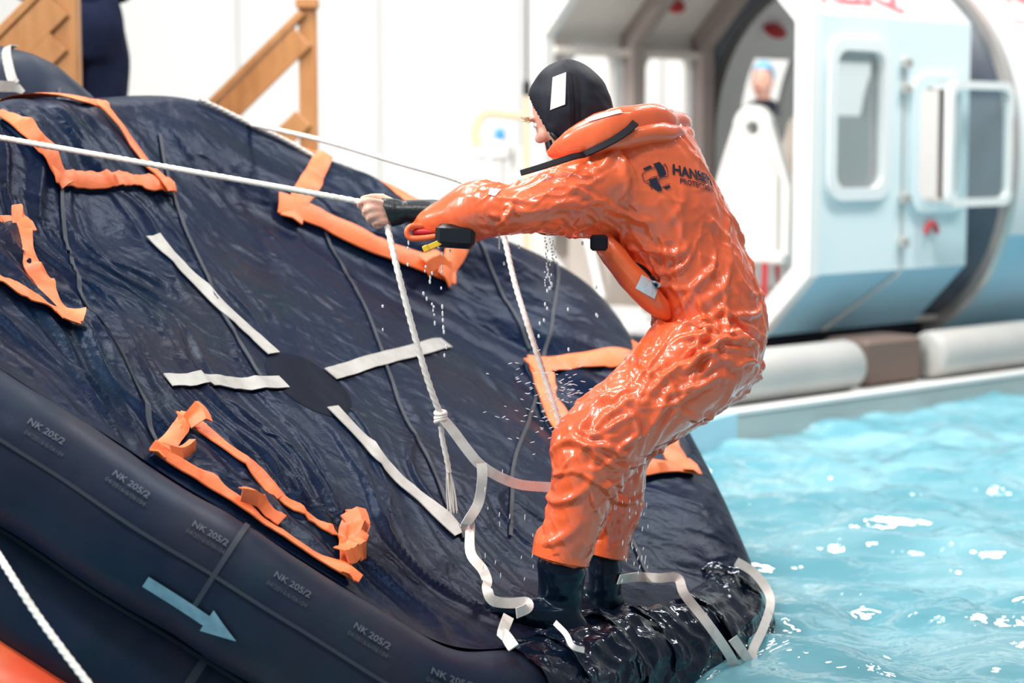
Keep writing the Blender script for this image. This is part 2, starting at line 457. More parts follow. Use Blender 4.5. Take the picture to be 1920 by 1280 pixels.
tag(build('trim_2', v, f, M['alu'], smooth=False), 'grey metal skirt of the platform above the water', 'trim', kind='structure')
q = np.array([0.42, 8.64]); nq = nrm([(K - q)[1], -(K - q)[0]])
v, f = beam(e2(q + nq * 0.01, -0.12), e2(K + nq * 0.01 - nK * 0.02, -0.12), 0.10, 0.49)
tag(build('trim_3', v, f, M['pool_blue'], smooth=False), 'light blue painted pool edge left of the platform corner', 'trim', kind='structure')

# back wall of white panels with joints
wy = 17.0
wall = build('wall_back', *obox((0, wy + 0.12, 3.4), (1, 0, 0), (0, 1, 0), (0, 0, 1), 20, 0.1, 6.8), M['gap'], smooth=False)
tag(wall, 'white panelled wall at the back of the pool hall', 'wall', kind='structure')
x0 = (450 - 960) / FPX * wy
proto = None
for k in range(-5, 9):
    if proto is None:
        proto = build('panel', *obox((x0 + (k + 0.5) * 1.2, wy + 0.05, 3.4), (1, 0, 0), (0, 1, 0), (0, 0, 1), 1.185, 0.05, 6.8, 0.008), M['wall'], wall, smooth=False)
        pk = k
    else:
        c = proto.copy(); c.location.x = (k - pk) * 1.2; col.objects.link(c)

# ================================================================== HELICOPTER CABIN TRAINER
R0 = np.array([1.59, 10.50])
hx = np.array([HD[0], HD[1], 0.0]); gx = np.array([GD[0], GD[1], 0.0]); zx = np.array([0, 0, 1.0])
def H(t, w_, z): return np.array([R0[0], R0[1], 0]) + hx * t + gx * w_ + zx * z
heli = empty('helicopter_cabin', H(0.7, 1.05, 0.115), 'pale blue open-fronted helicopter training cabin on grey floats', 'cabin')
L1 = 1.38
OCT = [(0, .73), (0, 2.10), (.40, 2.50), (1.71, 2.50), (2.11, 2.10), (2.11, .73), (1.76, .38), (.35, .38)]
def offs(poly, d):
    c = np.mean(poly, 0); out = []
    n = len(poly)
    for i in range(n):
        a, b, e = np.array(poly[i - 1]), np.array(poly[i]), np.array(poly[(i + 1) % n])
        n1 = nrm([(b - a)[1], -(b - a)[0]]); n2 = nrm([(e - b)[1], -(e - b)[0]])
        if n1 @ (b - c) < 0: n1 = -n1
        if n2 @ (b - c) < 0: n2 = -n2
        m = nrm(n1 + n2); out.append(b + m * d / max(0.3, m @ n1))
    return np.array(out)
O3 = np.array([R0[0], R0[1], 0])
def panel_between(name, p, q, t0, t1, m, th=0.03):
    p, q = np.array(p), np.array(q)
    a, b = H(t0, *p), H(t0, *q)
    ey = nrm(b - a); en = nrm(np.cross(hx, ey)); ln = np.linalg.norm(b - a)
    cc = H(0, 1.055, 1.44)
    if en @ (a - cc) < 0: en = -en
    v, f = plate(a, hx, ey, en, [(0, 0), (t1 - t0, 0), (t1 - t0, ln), (0, ln)], -th, 0)
    return build(name, v, f, m, heli, smooth=False)
# near side wall with two rounded windows
rr = lambda c0, c1, w_, h_, r: rrect(w_, h_, r) + np.array([c0, c1])
win1 = rr(.354, 1.55, .44, .76, .09); win2 = rr(1.07, 1.42, .42, .66, .08)
v, f = holed_plate(O3, hx, zx, gx, [(0, .73), (L1, .73), (L1, 2.10), (0, 2.10)], [win1, win2], 0, 0.035)
build('side_panel', v, f, M['cab_blue'], heli, smooth=False)
for cc, (w_, h_) in (((.354, 1.55), (.44, .76)), ((1.07, 1.42), (.42, .66))):
    c = O3 + hx * cc[0] + zx * cc[1]
    v, f = ringframe(c, hx, zx, gx, rrect(w_ + .10, h_ + .10, .12), rrect(w_ - .03, h_ - .03, .08), -0.03, 0.02)
    build('window_frame', v, f, M['cab_white'] if cc[0] < 1 else M['cab_blue'], heli)
v, f = plate(O3 + hx * .354 + zx * 1.55, hx, zx, gx, rrect(.43, .75, .09), 0.012, 0.018)
build('window_pane', v, f, M['glass'], heli, smooth=False)
panel_between('lower_panel', (0, .73), (.35, .38), 0, L1, M['cab_blue2'])
panel_between('roof_panel', (0, 2.10), (.40, 2.50), 0, L1, M['cab_roof'])
panel_between('roof_panel', (.40, 2.50), (1.71, 2.50), 0, L1, M['beige'])
panel_between('roof_panel', (1.71, 2.50), (2.11, 2.10), 0, L1, M['beige'])
panel_between('lower_panel', (2.11, .73), (1.76, .38), 0, L1, M['beige'])
panel_between('cabin_floor', (.35, .38), (1.76, .38), 0, L1 + 2.4, M['beige'])
# far side wall with two windows
fw = [rr(.40, 1.62, .40, .72, .10), rr(1.07, 1.62, .44, .72, .10)]
v, f = holed_plate(O3 + gx * 2.11, hx, zx, gx, [(0, .73), (L1, .73), (L1, 2.10), (0, 2.10)], fw, -0.035, 0)
build('side_panel', v, f, M['beige'], heli, smooth=False)
for cx_, w_ in ((.40, .40), (1.07, .44)):
    v, f = ringframe(O3 + gx * 2.11 + hx * cx_ + zx * 1.62, hx, zx, -gx, rrect(w_ + .12, .84, .13), rrect(w_ - .02, .70, .09), 0.03, 0.06)
    build('window_frame', v, f, M['cab_white'], heli)
# ribs, front ring
for t0, wid, m in ((0.66, .10, 'rib'), (1.30, .10, 'rib')):
    o8 = offs(OCT, -0.036); i8 = offs(OCT, -0.15)
    v, f = ringframe(O3 + hx * t0, gx, zx, hx, o8, i8, 0, wid)
    build('rib', v, f, M[m], heli, smooth=False)
v, f = ringframe(O3, gx, zx, hx, offs(OCT, 0.012), offs(OCT, -0.10), -0.05, 0.03)
build('front_frame', v, f, M['white_metal'], heli, smooth=False)
for (w0, z0, t0) in ((2.02, 1.98, .0), (2.02, .95, .0)):
    v, f = beam(H(0.03, w0, z0), H(L1, w0, z0), .06, .05); build('stringer', v, f, M['beige'], heli, smooth=False)
for (t0, w0, z0) in ((.90, 1.86, 2.28), (1.93, 1.90, 2.16)):
    v, f = ellipsoid(H(t0, w0, z0), hx, nrm(gx + zx), nrm(gx - zx), .10, .07, .035, 20, 10); build('ceiling_light', v, f, M['red'], heli)
# gasket between the sections and rounded second section
ns = 72
th = np.linspace(0, 2 * np.pi, ns, endpoint=False)
def ell(t0, a, b, cz=1.36): return np.array([H(t0, 1.055 + a * math.copysign(abs(math.cos(q)) ** .86, math.cos(q)), cz + b * math.copysign(abs(math.sin(q)) ** .86, math.sin(q))) for q in th])
def octring(t0, d):
    P = offs(OCT, d); out = []
    c = np.array([1.055, 1.36])
    for q in th:
        dr = np.array([math.cos(q), math.sin(q)]); best = None
        for i in range(8):
            a, b = P[i - 1] - c, P[i] - c; e = b - a
            den = dr[0] * e[1] - dr[1] * e[0]
            if abs(den) < 1e-9: continue
            s = (a[0] * e[1] - a[1] * e[0]) / den; u = (a[0] * dr[1] - a[1] * dr[0]) / den
            if s > 0 and -1e-6 <= u <= 1 + 1e-6: best = s if best is None else min(best, s)
        out.append(H(t0, *(c + dr * best)))
    return np.array(out)
v, f = loft([octring(L1 - .02, -.02), octring(L1 + .03, -.05), ell(L1 + .10, 1.06, 1.06), ell(L1 + .24, 1.17, 1.14)], caps=False)
build('gasket', v, f, M['gasket'], heli)
v, f = loft([ell(L1 + .22, 1.12, 1.10), ell(L1 + .215, 1.215, 1.18), ell(L1 + .275, 1.22, 1.185), ell(L1 + .28, 1.12, 1.10)], caps=False)
build('hoop', v, f, M['alu'], heli)
ts = [L1 + .27, 1.95, 2.36, 2.7, 3.3, 3.9]
rings = [ell(t, 1.21, 1.175) for t in ts]
v = np.concatenate(rings); f = []
upm, lowm = [], []
for i, q in enumerate(grid_faces(len(ts), ns, closed_m=True)):
    c = v[list(q)].mean(0); tt = (c - O3) @ hx; wc = (c - O3) @ gx
    if wc > 1.8 and 1.60 < c[2] < 2.02 and (1.95 < tt < 2.36 or 2.7 < tt < 3.3): continue  # second far-side opening added to let more light into the cabin
    if wc < 0.4 and 1.15 < c[2] < 1.95 and 1.95 < tt < 2.36: continue
    (lowm if q[0] % ns >= 48 - 8 and q[0] % ns < 48 + 20 else upm).append(q)
build('rear_shell', v, upm, M['cab_white'], heli)
build('rear_shell', v, lowm, M['cab_blue2'], heli)
rings = [ell(t, 1.17, 1.135) for t in ts]
v = np.concatenate(rings); fi = []
for q in grid_faces(len(ts), ns, closed_m=True):
    c = v[list(q)].mean(0); tt = (c - O3) @ hx; wc = (c - O3) @ gx
    if (wc > 1.8 and 1.60 < c[2] < 2.02 and (1.95 < tt < 2.36 or 2.7 < tt < 3.3)) or (wc < 0.4 and 1.15 < c[2] < 1.95 and 1.95 < tt < 2.36): continue
    fi.append(q)
build('lining', v, fi, M['cab_white'], heli)
# pushed-out hatch window
c = O3 + hx * 1.30 + zx * 1.42 - gx * .13
v, f = ringframe(c, hx, zx, gx, rrect(.62, .70, .08), rrect(.53, .61, .06), -0.02, 0.02)
hatch = build('hatch_window', v, f, M['white_metal'], heli)
v, f = plate(c, hx, zx, gx, rrect(.54, .62, .06), -0.004, 0.004); build('hatch_pane', v, f, M['glass'], hatch, smooth=False)
for dz in (-.31, .31):
    v, f = beam(O3 + hx * 1.02 + zx * (1.42 + dz) - gx * .13, O3 + hx * .98 + zx * (1.42 + dz), .02, .02); build('hatch_bracket', v, f, M['alu'], hatch, smooth=False)
# hinges, latches, ring handle, panel joints
for z0 in (1.86, 1.72, 1.12, .88):
    v, f = obox(O3 + hx * .76 + zx * z0 - gx * .02, hx, gx, zx, .07, .04, .06, .008); build('hinge', v, f, M['alu'], heli)
v, f = obox(O3 + hx * .755 + zx * 1.3 - gx * .004, hx, gx, zx, .012, .014, 1.12); build('door_joint', v, f, M['alu'], heli, smooth=False)
a, b = H(.755, -.006, .72), H(.50, .33, .385); v, f = beam(a, b, .012, .02); build('door_joint', v, f, M['alu'], heli, smooth=False)
a = np.linspace(0, math.pi, 14); v, f = tube([O3 + hx * (1.02 + .05 * math.cos(q)) + zx * (.92 + .06 * math.sin(q)) - gx * .02 for q in a], .014, 8); build('ring_handle', v, f, M['red'], heli)
# lettering on the roof chamfers
def letters(t0, t1, lo, hi, zz0):
    tv, tf = text_mesh('RESQ', 1.0, 0.004, 0.012)
    a = H(0, 0, 2.10); ey = nrm(H(0, .40, 2.50) - a); en = nrm(-gx + zx)
    wd = tv[:, 0].max() - tv[:, 0].min(); hd = tv[:, 1].max() - tv[:, 1].min()
    P = np.array([a + hx * ((t0 + t1) / 2 + q[0] / wd * (t1 - t0)) + ey * ((lo + hi) / 2 + (q[1]) / hd * (hi - lo)) + en * (0.004 + q[2] + zz0) for q in tv])
    return P, tf
v, f = letters(.12, .82, .05, .34, 0); build('lettering', v, f, M['letter_red'], heli, smooth=False)
v, f = letters(1.75, 2.35, .06, .34, 0.10); build('lettering', v, f, M['letter_red'], heli, smooth=False)
# floats under the cabin
def flt(t0, t1, r, w0, z0, name, m):
    tt = [t0, t0 + .015, t0 + .05, t1 - .05, t1 - .015, t1]; rs = [r * .8, r * .94, r, r, r * .94, r * .8]
    v, f = tube([H(t, w0, z0) for t in tt], rs, 28); build(name, v, f, M[m], heli)
flt(-1.0, .18, .135, -.11, .252, 'float', 'float'); flt(.86, 2.6, .135, -.11, .252, 'float', 'float')
v, f = obox(H(.55, .02, .245), hx, gx, zx, .50, .30, .25, .02); build('float_cradle', v, f, M['brown'], heli, smooth=False)
v, f = obox(H(1.0, .7, .30), hx, gx, zx, 3.2, .5, .16, .01); build('keel_beam', v, f, M['black'], heli, smooth=False)
flt(-.6, 2.6, .135, 1.9, .252, 'float', 'float')
v, f = beam(H(-.35, .25, .40), H(-.35, 1.9, .40), .10, .06); build('front_step', v, f, M['white_metal'], heli, smooth=False)
v, f = beam(H(-.45, 1.0, .118), H(-.40, 1.0, .40), .06, .06); build('front_step_post', v, f, M['white_metal'], heli, smooth=False)
# hoist cable
v, f = tube([at(988, y_, 12.0) for y_ in (-420, 60, 150)], .009, 8)
cable = empty('hoist_cable', at(988, 420, 12.0), 'thin dark cable hanging left of the cabin', 'cable')
build('wire', v, f, M['black'], cable)
v, f = tube([at(988, y_, 12.0) for y_ in (150, 156, 176, 182)], [.01, .022, .022, .01], 10); build('clamp', v, f, M['black'], cable)
v, f = tube([at(988, y_, 12.0) for y_ in (180, 300, 652)], .014, 8); build('strop', v, f, M['hose'], cable)

# seats
def seat(t0, w0, z0, m, lab):
    s = empty('cabin_seat', H(t0, w0, .38), lab, 'seat', 'crash seats in the cabin')
    c = H(t0, w0, z0)
    outl = [(-.27, -.42), (.27, -.42), (.28, -.05), (.19, .18), (.14, .30)] + [(.14 * math.cos(q), .30 + .12 * math.sin(q)) for q in np.linspace(.25, math.pi - .25, 9)] + [(-.14, .30), (-.19, .18), (-.28, -.05)]
    hole = [(.05 * math.cos(q) , .29 + .04 * math.sin(q)) for q in np.linspace(0, 2 * math.pi, 18, endpoint=False)]
    v, f = holed_plate(c, gx, zx, hx, outl, [hole], -.02, .02); build('backrest', v, f, M[m], s, smooth=False)
    v, f = plate(c - hx * .03, gx, zx, hx, [(-.21, -.40), (.21, -.40), (.21, .02), (.13, .16), (-.13, .16), (-.21, .02)], -.022, .0); build('back_pad', v, f, M[m], s, smooth=False)
    v, f = obox(c - zx * .43 + hx * .16, gx, hx, zx, .52, .44, .07, .015); build('seat_pan', v, f, M[m], s, smooth=False)
    for sx in (-.2, .2):
        v, f = tube([c - zx * .46 + gx * sx + hx * .02, H(t0 + .05, w0 + sx, .39)], .018, 8); build('leg', v, f, M['alu'], s)
    for sx in (-.12, .15):
        v, f = ribbon(resample([c - zx * .40 + gx * sx - hx * .04, c - zx * .5 + gx * sx * 1.1 - hx * .05, c - zx * .68 + gx * sx * .9 - hx * .03], n=10), .04, .004, hx); build('belt', v, f, M['red'], s)
    return s
seat(.33, .70, 1.22, 'seat', 'white plastic cabin seat with round hole in its headrest, nearest the opening')
seat(.95, .83, 1.19, 'seat2', 'beige cabin seat standing behind the white one')
v, f = tube([at(1092, 405, 11.7), at(1128, 560, 11.5)], .025, 10)
o = build('leaning_pole', v, f, M['seat'], heli); o.name = 'grab_pole'
v, f = beam(at(1205, 581, 11.3), at(1250, 581, 11.3), .03, .022); build('green_strip', v, f, M['green'], heli, smooth=False)
v, f = obox(H(.5, 1.75, .66), hx, gx, zx, .9, .35, .5, .02); build('bench', v, f, M['seat2'], heli, smooth=False)

# hose and wash stand on the deck left of the cabin
hs = empty('wash_stand', at(940, 640, 12.6), 'white pipe stand with blue valve left of the cabin', 'pipe stand')
D = 12.6
v, f = tube([at(936, 640, D), at(936, 300, D), at(936, 262, D)], .03, 12); build('pipe', v, f, M['white_metal'], hs)
v, f = obox(at(938, 285, D), RT, FW, UP, .13, .1, .11, .02); build('valve_body', v, f, M['white_metal'], hs)
v, f = tube([at(937, 264, D), at(937, 258, D), at(937, 246, D), at(937, 241, D)], [.02, .032, .032, .02], 12); build('valve_handle', v, f, M['valve_blue'], hs)
v, f = obox(at(972, 420, D + .1), RT, FW, UP, .095, .1, .98, .012); build('post', v, f, M['white_metal'], hs, smooth=False)
v, f = obox(at(903, 288, D), RT, FW, UP, .07, .07, .06, .015); build('coupling', v, f, M['white_metal'], hs)
P = resample([at(x, y, D - .02) for x, y in ((980, 218), (950, 214), (915, 211), (898, 224), (891, 250), (896, 268), (898, 272))], n=40)
v, f = tube(P, .024, 10); tag(build('hose', v, f, M['hose']), 'pale orange hose looped above the blue valve', 'hose')

# ================================================================== WOODEN RAILS, PLATFORM, PEOPLE BEHIND
def railing(px_post, top_y, D, run, lab, board_dy, mid_dy, pw):
    b0 = at(px_post, top_y, D); base = np.array([b0[0], b0[1], 0.115])
    r = empty('stair_railing', base, lab, 'railing', 'pine stair railings')
    v, f = beam(base, np.array([b0[0], b0[1], b0[2]]), pw, pw * .8, up=(0, 1, 0)); build('post', v, f, M['wood'], r, smooth=False)
    p0 = np.array([b0[0] - pw * .25, b0[1] - pw * .1, b0[2] - .03]); p1 = p0 + np.array([-run, 0, -run * .97])
    v, f = beam(p0, p1, .11, .035, up=(0, 0, 1)); build('handrail', v, f, M['wood'], r, smooth=False)
    v, f = obox(b0 + np.array([.0, -.012, .012]), (1, 0, 0), (0, 1, 0), zx, pw * 1.25, .11, .045, .004); build('post_cap', v, f, M['wood'], r, smooth=False)
    dn = np.array([0, -.03, 0])
    v, f = beam(p0 + dn - zx * board_dy, p1 + dn - zx * board_dy, .035, .12); build('side_board', v, f, M['wood'], r, smooth=False)
    v, f = beam(p0 + dn - zx * mid_dy, p1 + dn - zx * mid_dy, .035, .10); build('mid_rail', v, f, M['wood'], r, smooth=False)
    q = p1 + np.array([.1, 0.04, -.02]); v, f = beam(np.array([q[0], q[1], .115]), q, pw, pw * .8, up=(0, 1, 0)); build('post', v, f, M['wood'], r, smooth=False)
    return r
railing(577, 12, 9.5, 1.7, 'pine stair railing against the white wall, right of the standing person', .115, .50, .085)
railing(123, -60, 7.9, 1.45, 'pine stair railing at the top left, in front of the dark trousers', .115, .26, .098)
pf = empty('wooden_platform', (-2.6, 8.75, .115), 'pine platform behind the raft under the standing person', 'platform')
for k in range(7):
    v, f = obox((-2.45, 8.28 + k * .15, .935), (1, 0, 0), (0, 1, 0), zx, 1.9, .14, .03, .004); build('plank', v, f, M['wood'], pf, smooth=False)
for sx in (-3.3, -1.6):
    for sy in (8.3, 9.1):
        v, f = beam((sx, sy, .115), (sx, sy, .92), .09, .09, up=(0, 1, 0)); build('leg', v, f, M['wood'], pf, smooth=False)

def limb3(secs, n=4, seg=20):
    """secs: (centre, a, b) ; a along ex, b along ey of a horizontal-ish ring"""
    S = resample([list(c) + [a, b] for c, a, b in secs], n=len(secs) * n)
    P = S[:, :3]; T = np.gradient(P, axis=0)
    al = np.linspace(0, 2 * np.pi, seg, endpoint=False); rings = []
    for k in range(len(P)):
        t = nrm(T[k]); e1 = np.array([1.0, 0, 0]); e1 = nrm(e1 - t * (e1 @ t)); e2_ = np.cross(t, e1)
        rings.append(P[k] + np.cos(al)[:, None] * e1 * S[k, 3] + np.sin(al)[:, None] * e2_ * S[k, 4])
    return loft(rings)
def standing_person(base, yaw, s, lab, trousers, jacket, skin, hood=None):
    pr = empty('person', base, lab, 'person')
    cy, sy = math.cos(yaw), math.sin(yaw)
    def L(x, y, z): return np.asarray(base) + s * np.array([x * cy - y * sy, x * sy + y * cy, z])
    mb = MB()
    for k in (-1, 1):
        mb.add(*limb3([(L(k * .10, 0, .03), .04 * s, .06 * s), (L(k * .10, 0, .10), .045 * s, .05 * s), (L(k * .10, .0, .45), .05 * s, .055 * s), (L(k * .09, 0, .80), .075 * s, .08 * s), (L(k * .08, 0, .95), .08 * s, .09 * s)]))
        mb.add(*limb3([(L(k * .10, -.1, .02), .04 * s, .03 * s), (L(k * .10, .0, .04), .04 * s, .04 * s), (L(k * .10, .14, .03), .035 * s, .025 * s)]))
        mb.add(*limb3([(L(k * .17, 0, 1.43), .05 * s, .05 * s), (L(k * .22, .02, 1.30), .05 * s, .05 * s), (L(k * .22, .06, 1.14), .04 * s, .04 * s), (L(k * .17, .20, 1.12), .033 * s, .033 * s), (L(k * .12, .31, 1.14), .028 * s, .028 * s)]))
        for q in range(4):
            z_ = 1.175 - .022 * q
            mb.add(*tube(resample([L(k * .115, .34, z_), L(k * .10, .395, z_), L(k * .075, .41, z_ - .004), L(k * .055, .385 + .004 * abs(q - 1), z_ - .008)], n=9), .009 * s, 8))
        mb.add(*tube(resample([L(k * .11, .33, 1.175), L(k * .09, .36, 1.20), L(k * .07, .385, 1.205)], n=7), .010 * s, 8))
        mb.add(*limb3([(L(k * .125, .30, 1.14), .018 * s, .035 * s), (L(k * .112, .355, 1.143), .016 * s, .042 * s)]))
    mb.add(*limb3([(L(0, 0, .88), .15 * s, .11 * s), (L(0, 0, 1.05), .14 * s, .10 * s), (L(0, 0, 1.30), .17 * s, .11 * s), (L(0, 0, 1.44), .13 * s, .08 * s), (L(0, 0, 1.50), .06 * s, .06 * s), (L(0, .02, 1.58), .055 * s, .06 * s)]))
    mb.add(*ellipsoid(L(0, .03, 1.66), np.array([cy, sy, 0]), np.array([-sy, cy, 0]), zx, .075 * s, .095 * s, .12 * s))
    mb.add(*ellipsoid(L(0, .125, 1.645), np.array([cy, sy, 0]), np.array([-sy, cy, 0]), zx, .016 * s, .022 * s, .024 * s, 10, 8))
    for k in (-1, 1): mb.add(*ellipsoid(L(k * .076, .02, 1.65), np.array([cy, sy, 0]), np.array([-sy, cy, 0]), zx, .01 * s, .02 * s, .03 * s, 10, 8))
    v, f, _ = remesh(*mb.out(), .012, 4); build('body', v, f, skin, pr)
    mb = MB()
    for k in (-1, 1):
        mb.add(*limb3([(L(k * .11, .0, .06), .075 * s, .085 * s), (L(k * .11, 0, .30), .08 * s, .09 * s), (L(k * .11, .01, .52), .085 * s, .095 * s), (L(k * .105, 0, .80), .105 * s, .115 * s), (L(k * .08, 0, .96), .11 * s, .13 * s)]))
    mb.add(*limb3([(L(0, 0, .82), .17 * s, .14 * s), (L(0, -.01, .94), .195 * s, .15 * s), (L(0, 0, 1.06), .165 * s, .125 * s)]))
    v, f, n_ = remesh(*mb.out(), .014, 5); v = v + n_ * (0.008 * fbm(v * np.array([12, 12, 5]), 5, 2))[:, None]; build('trousers', v, f, trousers, pr)
    mb = MB()
    for k in (-1, 1): mb.add(*limb3([(L(k * .15, 0, 1.46), .07 * s, .075 * s), (L(k * .22, .02, 1.31), .07 * s, .075 * s), (L(k * .22, .06, 1.13), .06 * s, .06 * s), (L(k * .175, .18, 1.115), .05 * s, .05 * s), (L(k * .14, .27, 1.13), .042 * s, .042 * s)]))
    mb.add(*limb3([(L(0, 0, 1.02), .17 * s, .13 * s), (L(0, 0, 1.12), .17 * s, .13 * s), (L(0, 0, 1.32), .20 * s, .14 * s), (L(0, 0, 1.46), .15 * s, .10 * s), (L(0, 0, 1.53), .075 * s, .075 * s)]))
    v, f, n_ = remesh(*mb.out(), .014, 5); v = v + n_ * (0.006 * fbm(v * 12, 5, 2))[:, None]; build('jacket', v, f, jacket, pr)
    for k in (-1, 1):
        v, f = limb3([(L(k * .10, -.10, .03), .045 * s, .03 * s), (L(k * .10, -.08, .06), .05 * s, .05 * s), (L(k * .10, .05, .055), .05 * s, .045 * s), (L(k * .10, .17, .03), .045 * s, .03 * s)]); build('shoe', v, f, M['black'], pr)
        v, f = ellipsoid(L(k * .032, .112, 1.675), np.array([cy, sy, 0]), np.array([-sy, cy, 0]), zx, .012 * s, .008 * s, .008 * s, 10, 8); build('eye', v, f, M['black'], pr)
    v, f = ellipsoid(L(0, .01, 1.70), np.array([cy, sy, 0]), np.array([-sy, cy, 0]), zx, .082 * s, .098 * s, .105 * s)
    keep = [q for q in f if all(((v[i] - L(0, .01, 1.70)) @ np.array([-sy, cy, 0])) < .045 * s or v[i][2] > L(0, 0, 1.74)[2] for i in q)]
    build('hood' if hood else 'hair', v, keep, hood or M['hair'], pr)
    v, f = ellipsoid(L(0, .118, 1.60), np.array([cy, sy, 0]), np.array([-sy, cy, 0]), zx, .025 * s, .008 * s, .006 * s, 10, 6); build('mouth', v, f, M['red'], pr)
    return pr
b0 = at(148, 80, 8.75)
standing_person((b0[0], b0[1], .957), math.radians(25), 1.03, 'person in dark navy trousers standing behind the wooden railing', M['trousers'], M['trousers'], M['skin'])
b0 = at(1432, 170, 15.2)
standing_person((b0[0], b0[1], .122), math.radians(150), 1.07, 'person in a dark jacket and blue hood seen through the cabin window', M['trousers'], M['black'], M['skin'], M['cap_blue'])

# ================================================================== LIFERAFT, turned over and tipped up
RC = np.array([-0.56687, 5.46380, 0.78284])
RA = np.array([0.69214, -0.41338, -0.59166]); RB = np.array([0.51085, 0.85967, -0.00302]); RN = np.array([0.50988, -0.30016, 0.80618])
TR = 0.150; TH = -0.075                            # tube radius, height of the tube axis over the floor plane
raft = empty('liferaft', (RC[0], RC[1], 0.0), 'upturned black liferaft tipped up out of the pool, orange-trimmed pockets', 'liferaft')
def ruv(px, py, h=0.0):
    r = FW + RT * (px - 960) / FPX - UP * (py - 640) / FPX
    t = ((RC + RN * h - CAM) @ RN) / (r @ RN); P = CAM + r * t - RC
    return P @ RA, P @ RB
ctrl = []
for (x, y) in ((1436, 1150), (1420, 1095), (1372, 985), (1300, 835), (1180, 640), (1135, 560), (1085, 515), (1000, 480), (890, 440), (740, 370), (600, 302), (470, 232), (390, 190), (300, 181), (215, 187), (110, 196), (0, 200), (-130, 210)):
    a, b = ruv(x, y, 0.055); ctrl.append((math.atan2(b, a), math.hypot(a, b) - 0.085))
for (x, y) in ((-150, 590), (0, 690), (200, 815), (450, 975), (640, 1095), (850, 1228)):
    a, b = ruv(x, y, 0.062); ctrl.append((math.atan2(b, a), math.hypot(a, b) + 0.061))
ctrl += [(math.radians(2), 1.13), (math.radians(14), 1.22), (math.radians(-150), 1.27), (math.radians(-128), 1.25)]
ctrl.sort()
ct = np.array([c[0] for c in ctrl]); cr = np.array([c[1] for c in ctrl])
ct3 = np.concatenate([ct - 2 * np.pi, ct, ct + 2 * np.pi]); cr3 = np.tile(cr, 3)
NT = 540
TT = np.linspace(-np.pi, np.pi, NT, endpoint=False)
RHO = np.interp(TT, ct3, cr3)
ker = np.exp(-0.5 * (np.arange(-15, 16) / 6.0) ** 2); ker /= ker.sum()
RHO = np.convolve(np.concatenate([RHO[-15:], RHO, RHO[:15]]), ker, 'valid')
def rho(t): return np.interp((np.asarray(t) + np.pi) % (2 * np.pi) - np.pi, np.concatenate([TT, [np.pi]]), np.concatenate([RHO, RHO[:1]]))
CX = RHO * np.cos(TT); CY = RHO * np.sin(TT)
dX = np.roll(CX, -2) - np.roll(CX, 2); dY = np.roll(CY, -2) - np.roll(CY, 2)
ln = np.hypot(dX, dY); OX, OY = dY / ln, -dX / ln          # outward normal of the outline in the floor plane
OUTN = OX[:, None] * RA + OY[:, None] * RB
def tube_pt(i, phi, k=0, r=None, extra=0.0):
    """point on tube k (0 upper, 1 lower) at outline index i (float) and angle phi from the floor normal"""
    i = np.asarray(i, float); i0 = np.floor(i).astype(int) % NT; i1 = (i0 + 1) % NT; u = (i - np.floor(i))[..., None]
    c = (RC + CX[i0][..., None] * RA + CY[i0][..., None] * RB) * (1 - u) + (RC + CX[i1][..., None] * RA + CY[i1][..., None] * RB) * u
    o = OUTN[i0] * (1 - u) + OUTN[i1] * u
    rr_ = (TR if r is None else r) + extra
    rr_ = np.asarray(rr_)[..., None] if np.ndim(rr_) else rr_
    hk = TH - k * (2 * TR - 0.022)
    ph = np.asarray(phi)[..., None]
    return c + RN * hk + rr_ * (np.sin(ph) * o + np.cos(ph) * RN)
def sstep(x): x = np.clip(x, 0, 1); return x * x * (3 - 2 * x)
def farw(t):
    t = np.degrees(np.asarray(t)) % 360               # 1 where the floor sheet runs over the crest of the tube
    return sstep((t - 22) / 22) * (1 - sstep((t - 212) / 20))
def rim(t): return rho(t) - 0.10 + 0.20 * farw(t)
def edge_q(u, v): return np.hypot(u, v) / rim(np.arctan2(v, u))
def floor_h(u, v, fine=True):
    u = np.asarray(u, float); v = np.asarray(v, float)
    q = edge_q(u, v)
    th_ = np.arctan2(v, u); fw_ = farw(th_); dd = np.hypot(u, v) - rho(th_)
    cr_ = TH + np.sqrt(np.maximum((TR + .010) ** 2 - np.clip(dd, 0, .15) ** 2, 0))
    h = (1 - fw_) * 0.045 * np.clip((q - 0.80) / 0.20, 0, 1) ** 1.6 + fw_ * (cr_ * sstep((dd + .50) / .50))
    if fine:
        z = u * 0
        fade = np.clip((1.0 - q) * 7, 0, 1) * (0.35 + 0.65 * np.clip(q * 1.6, 0, 1))
        wp = 0.35 * fbm(np.stack([u * 1.5, v * 1.5, z], -1), 41, 2)
        s1 = fbm(np.stack([u * 1.1 + 3 - v * 0.25, v * 7 + u * 0.8 + wp * 5, z], -1), 5, 3)
        r1 = (1 - np.abs(s1)) ** 3
        s2 = fbm(np.stack([u * 2.6 + v, v * 17 + u * 3 + wp * 8, z], -1), 13, 2)
        near = np.clip(0.55 - v * 0.75, 0.12, 1.2)
        h = h + fade * near * (0.024 * (r1 - 0.3) + 0.010 * (1 - np.abs(s2)) ** 2)
        # soft hanging folds on the far half
        far = np.clip(v * 0.9, 0, 1)
        s3 = fbm(np.stack([u * 1.6, (v - u * 0.75) * 4.5, z], -1), 77, 2)
        h = h + fade * far * 0.022 * s3
        h = h + fade * 0.020 * fbm(np.stack([u * 2, v * 2, z], -1), 31, 2)
    return h
def ruv_s(px, py):
    h = 0.03
    for _ in range(25):
        a, b = ruv(px, py, h); h = 0.5 * h + 0.5 * float(floor_h(np.array([a]), np.array([b]), False)[0])
    return a, b
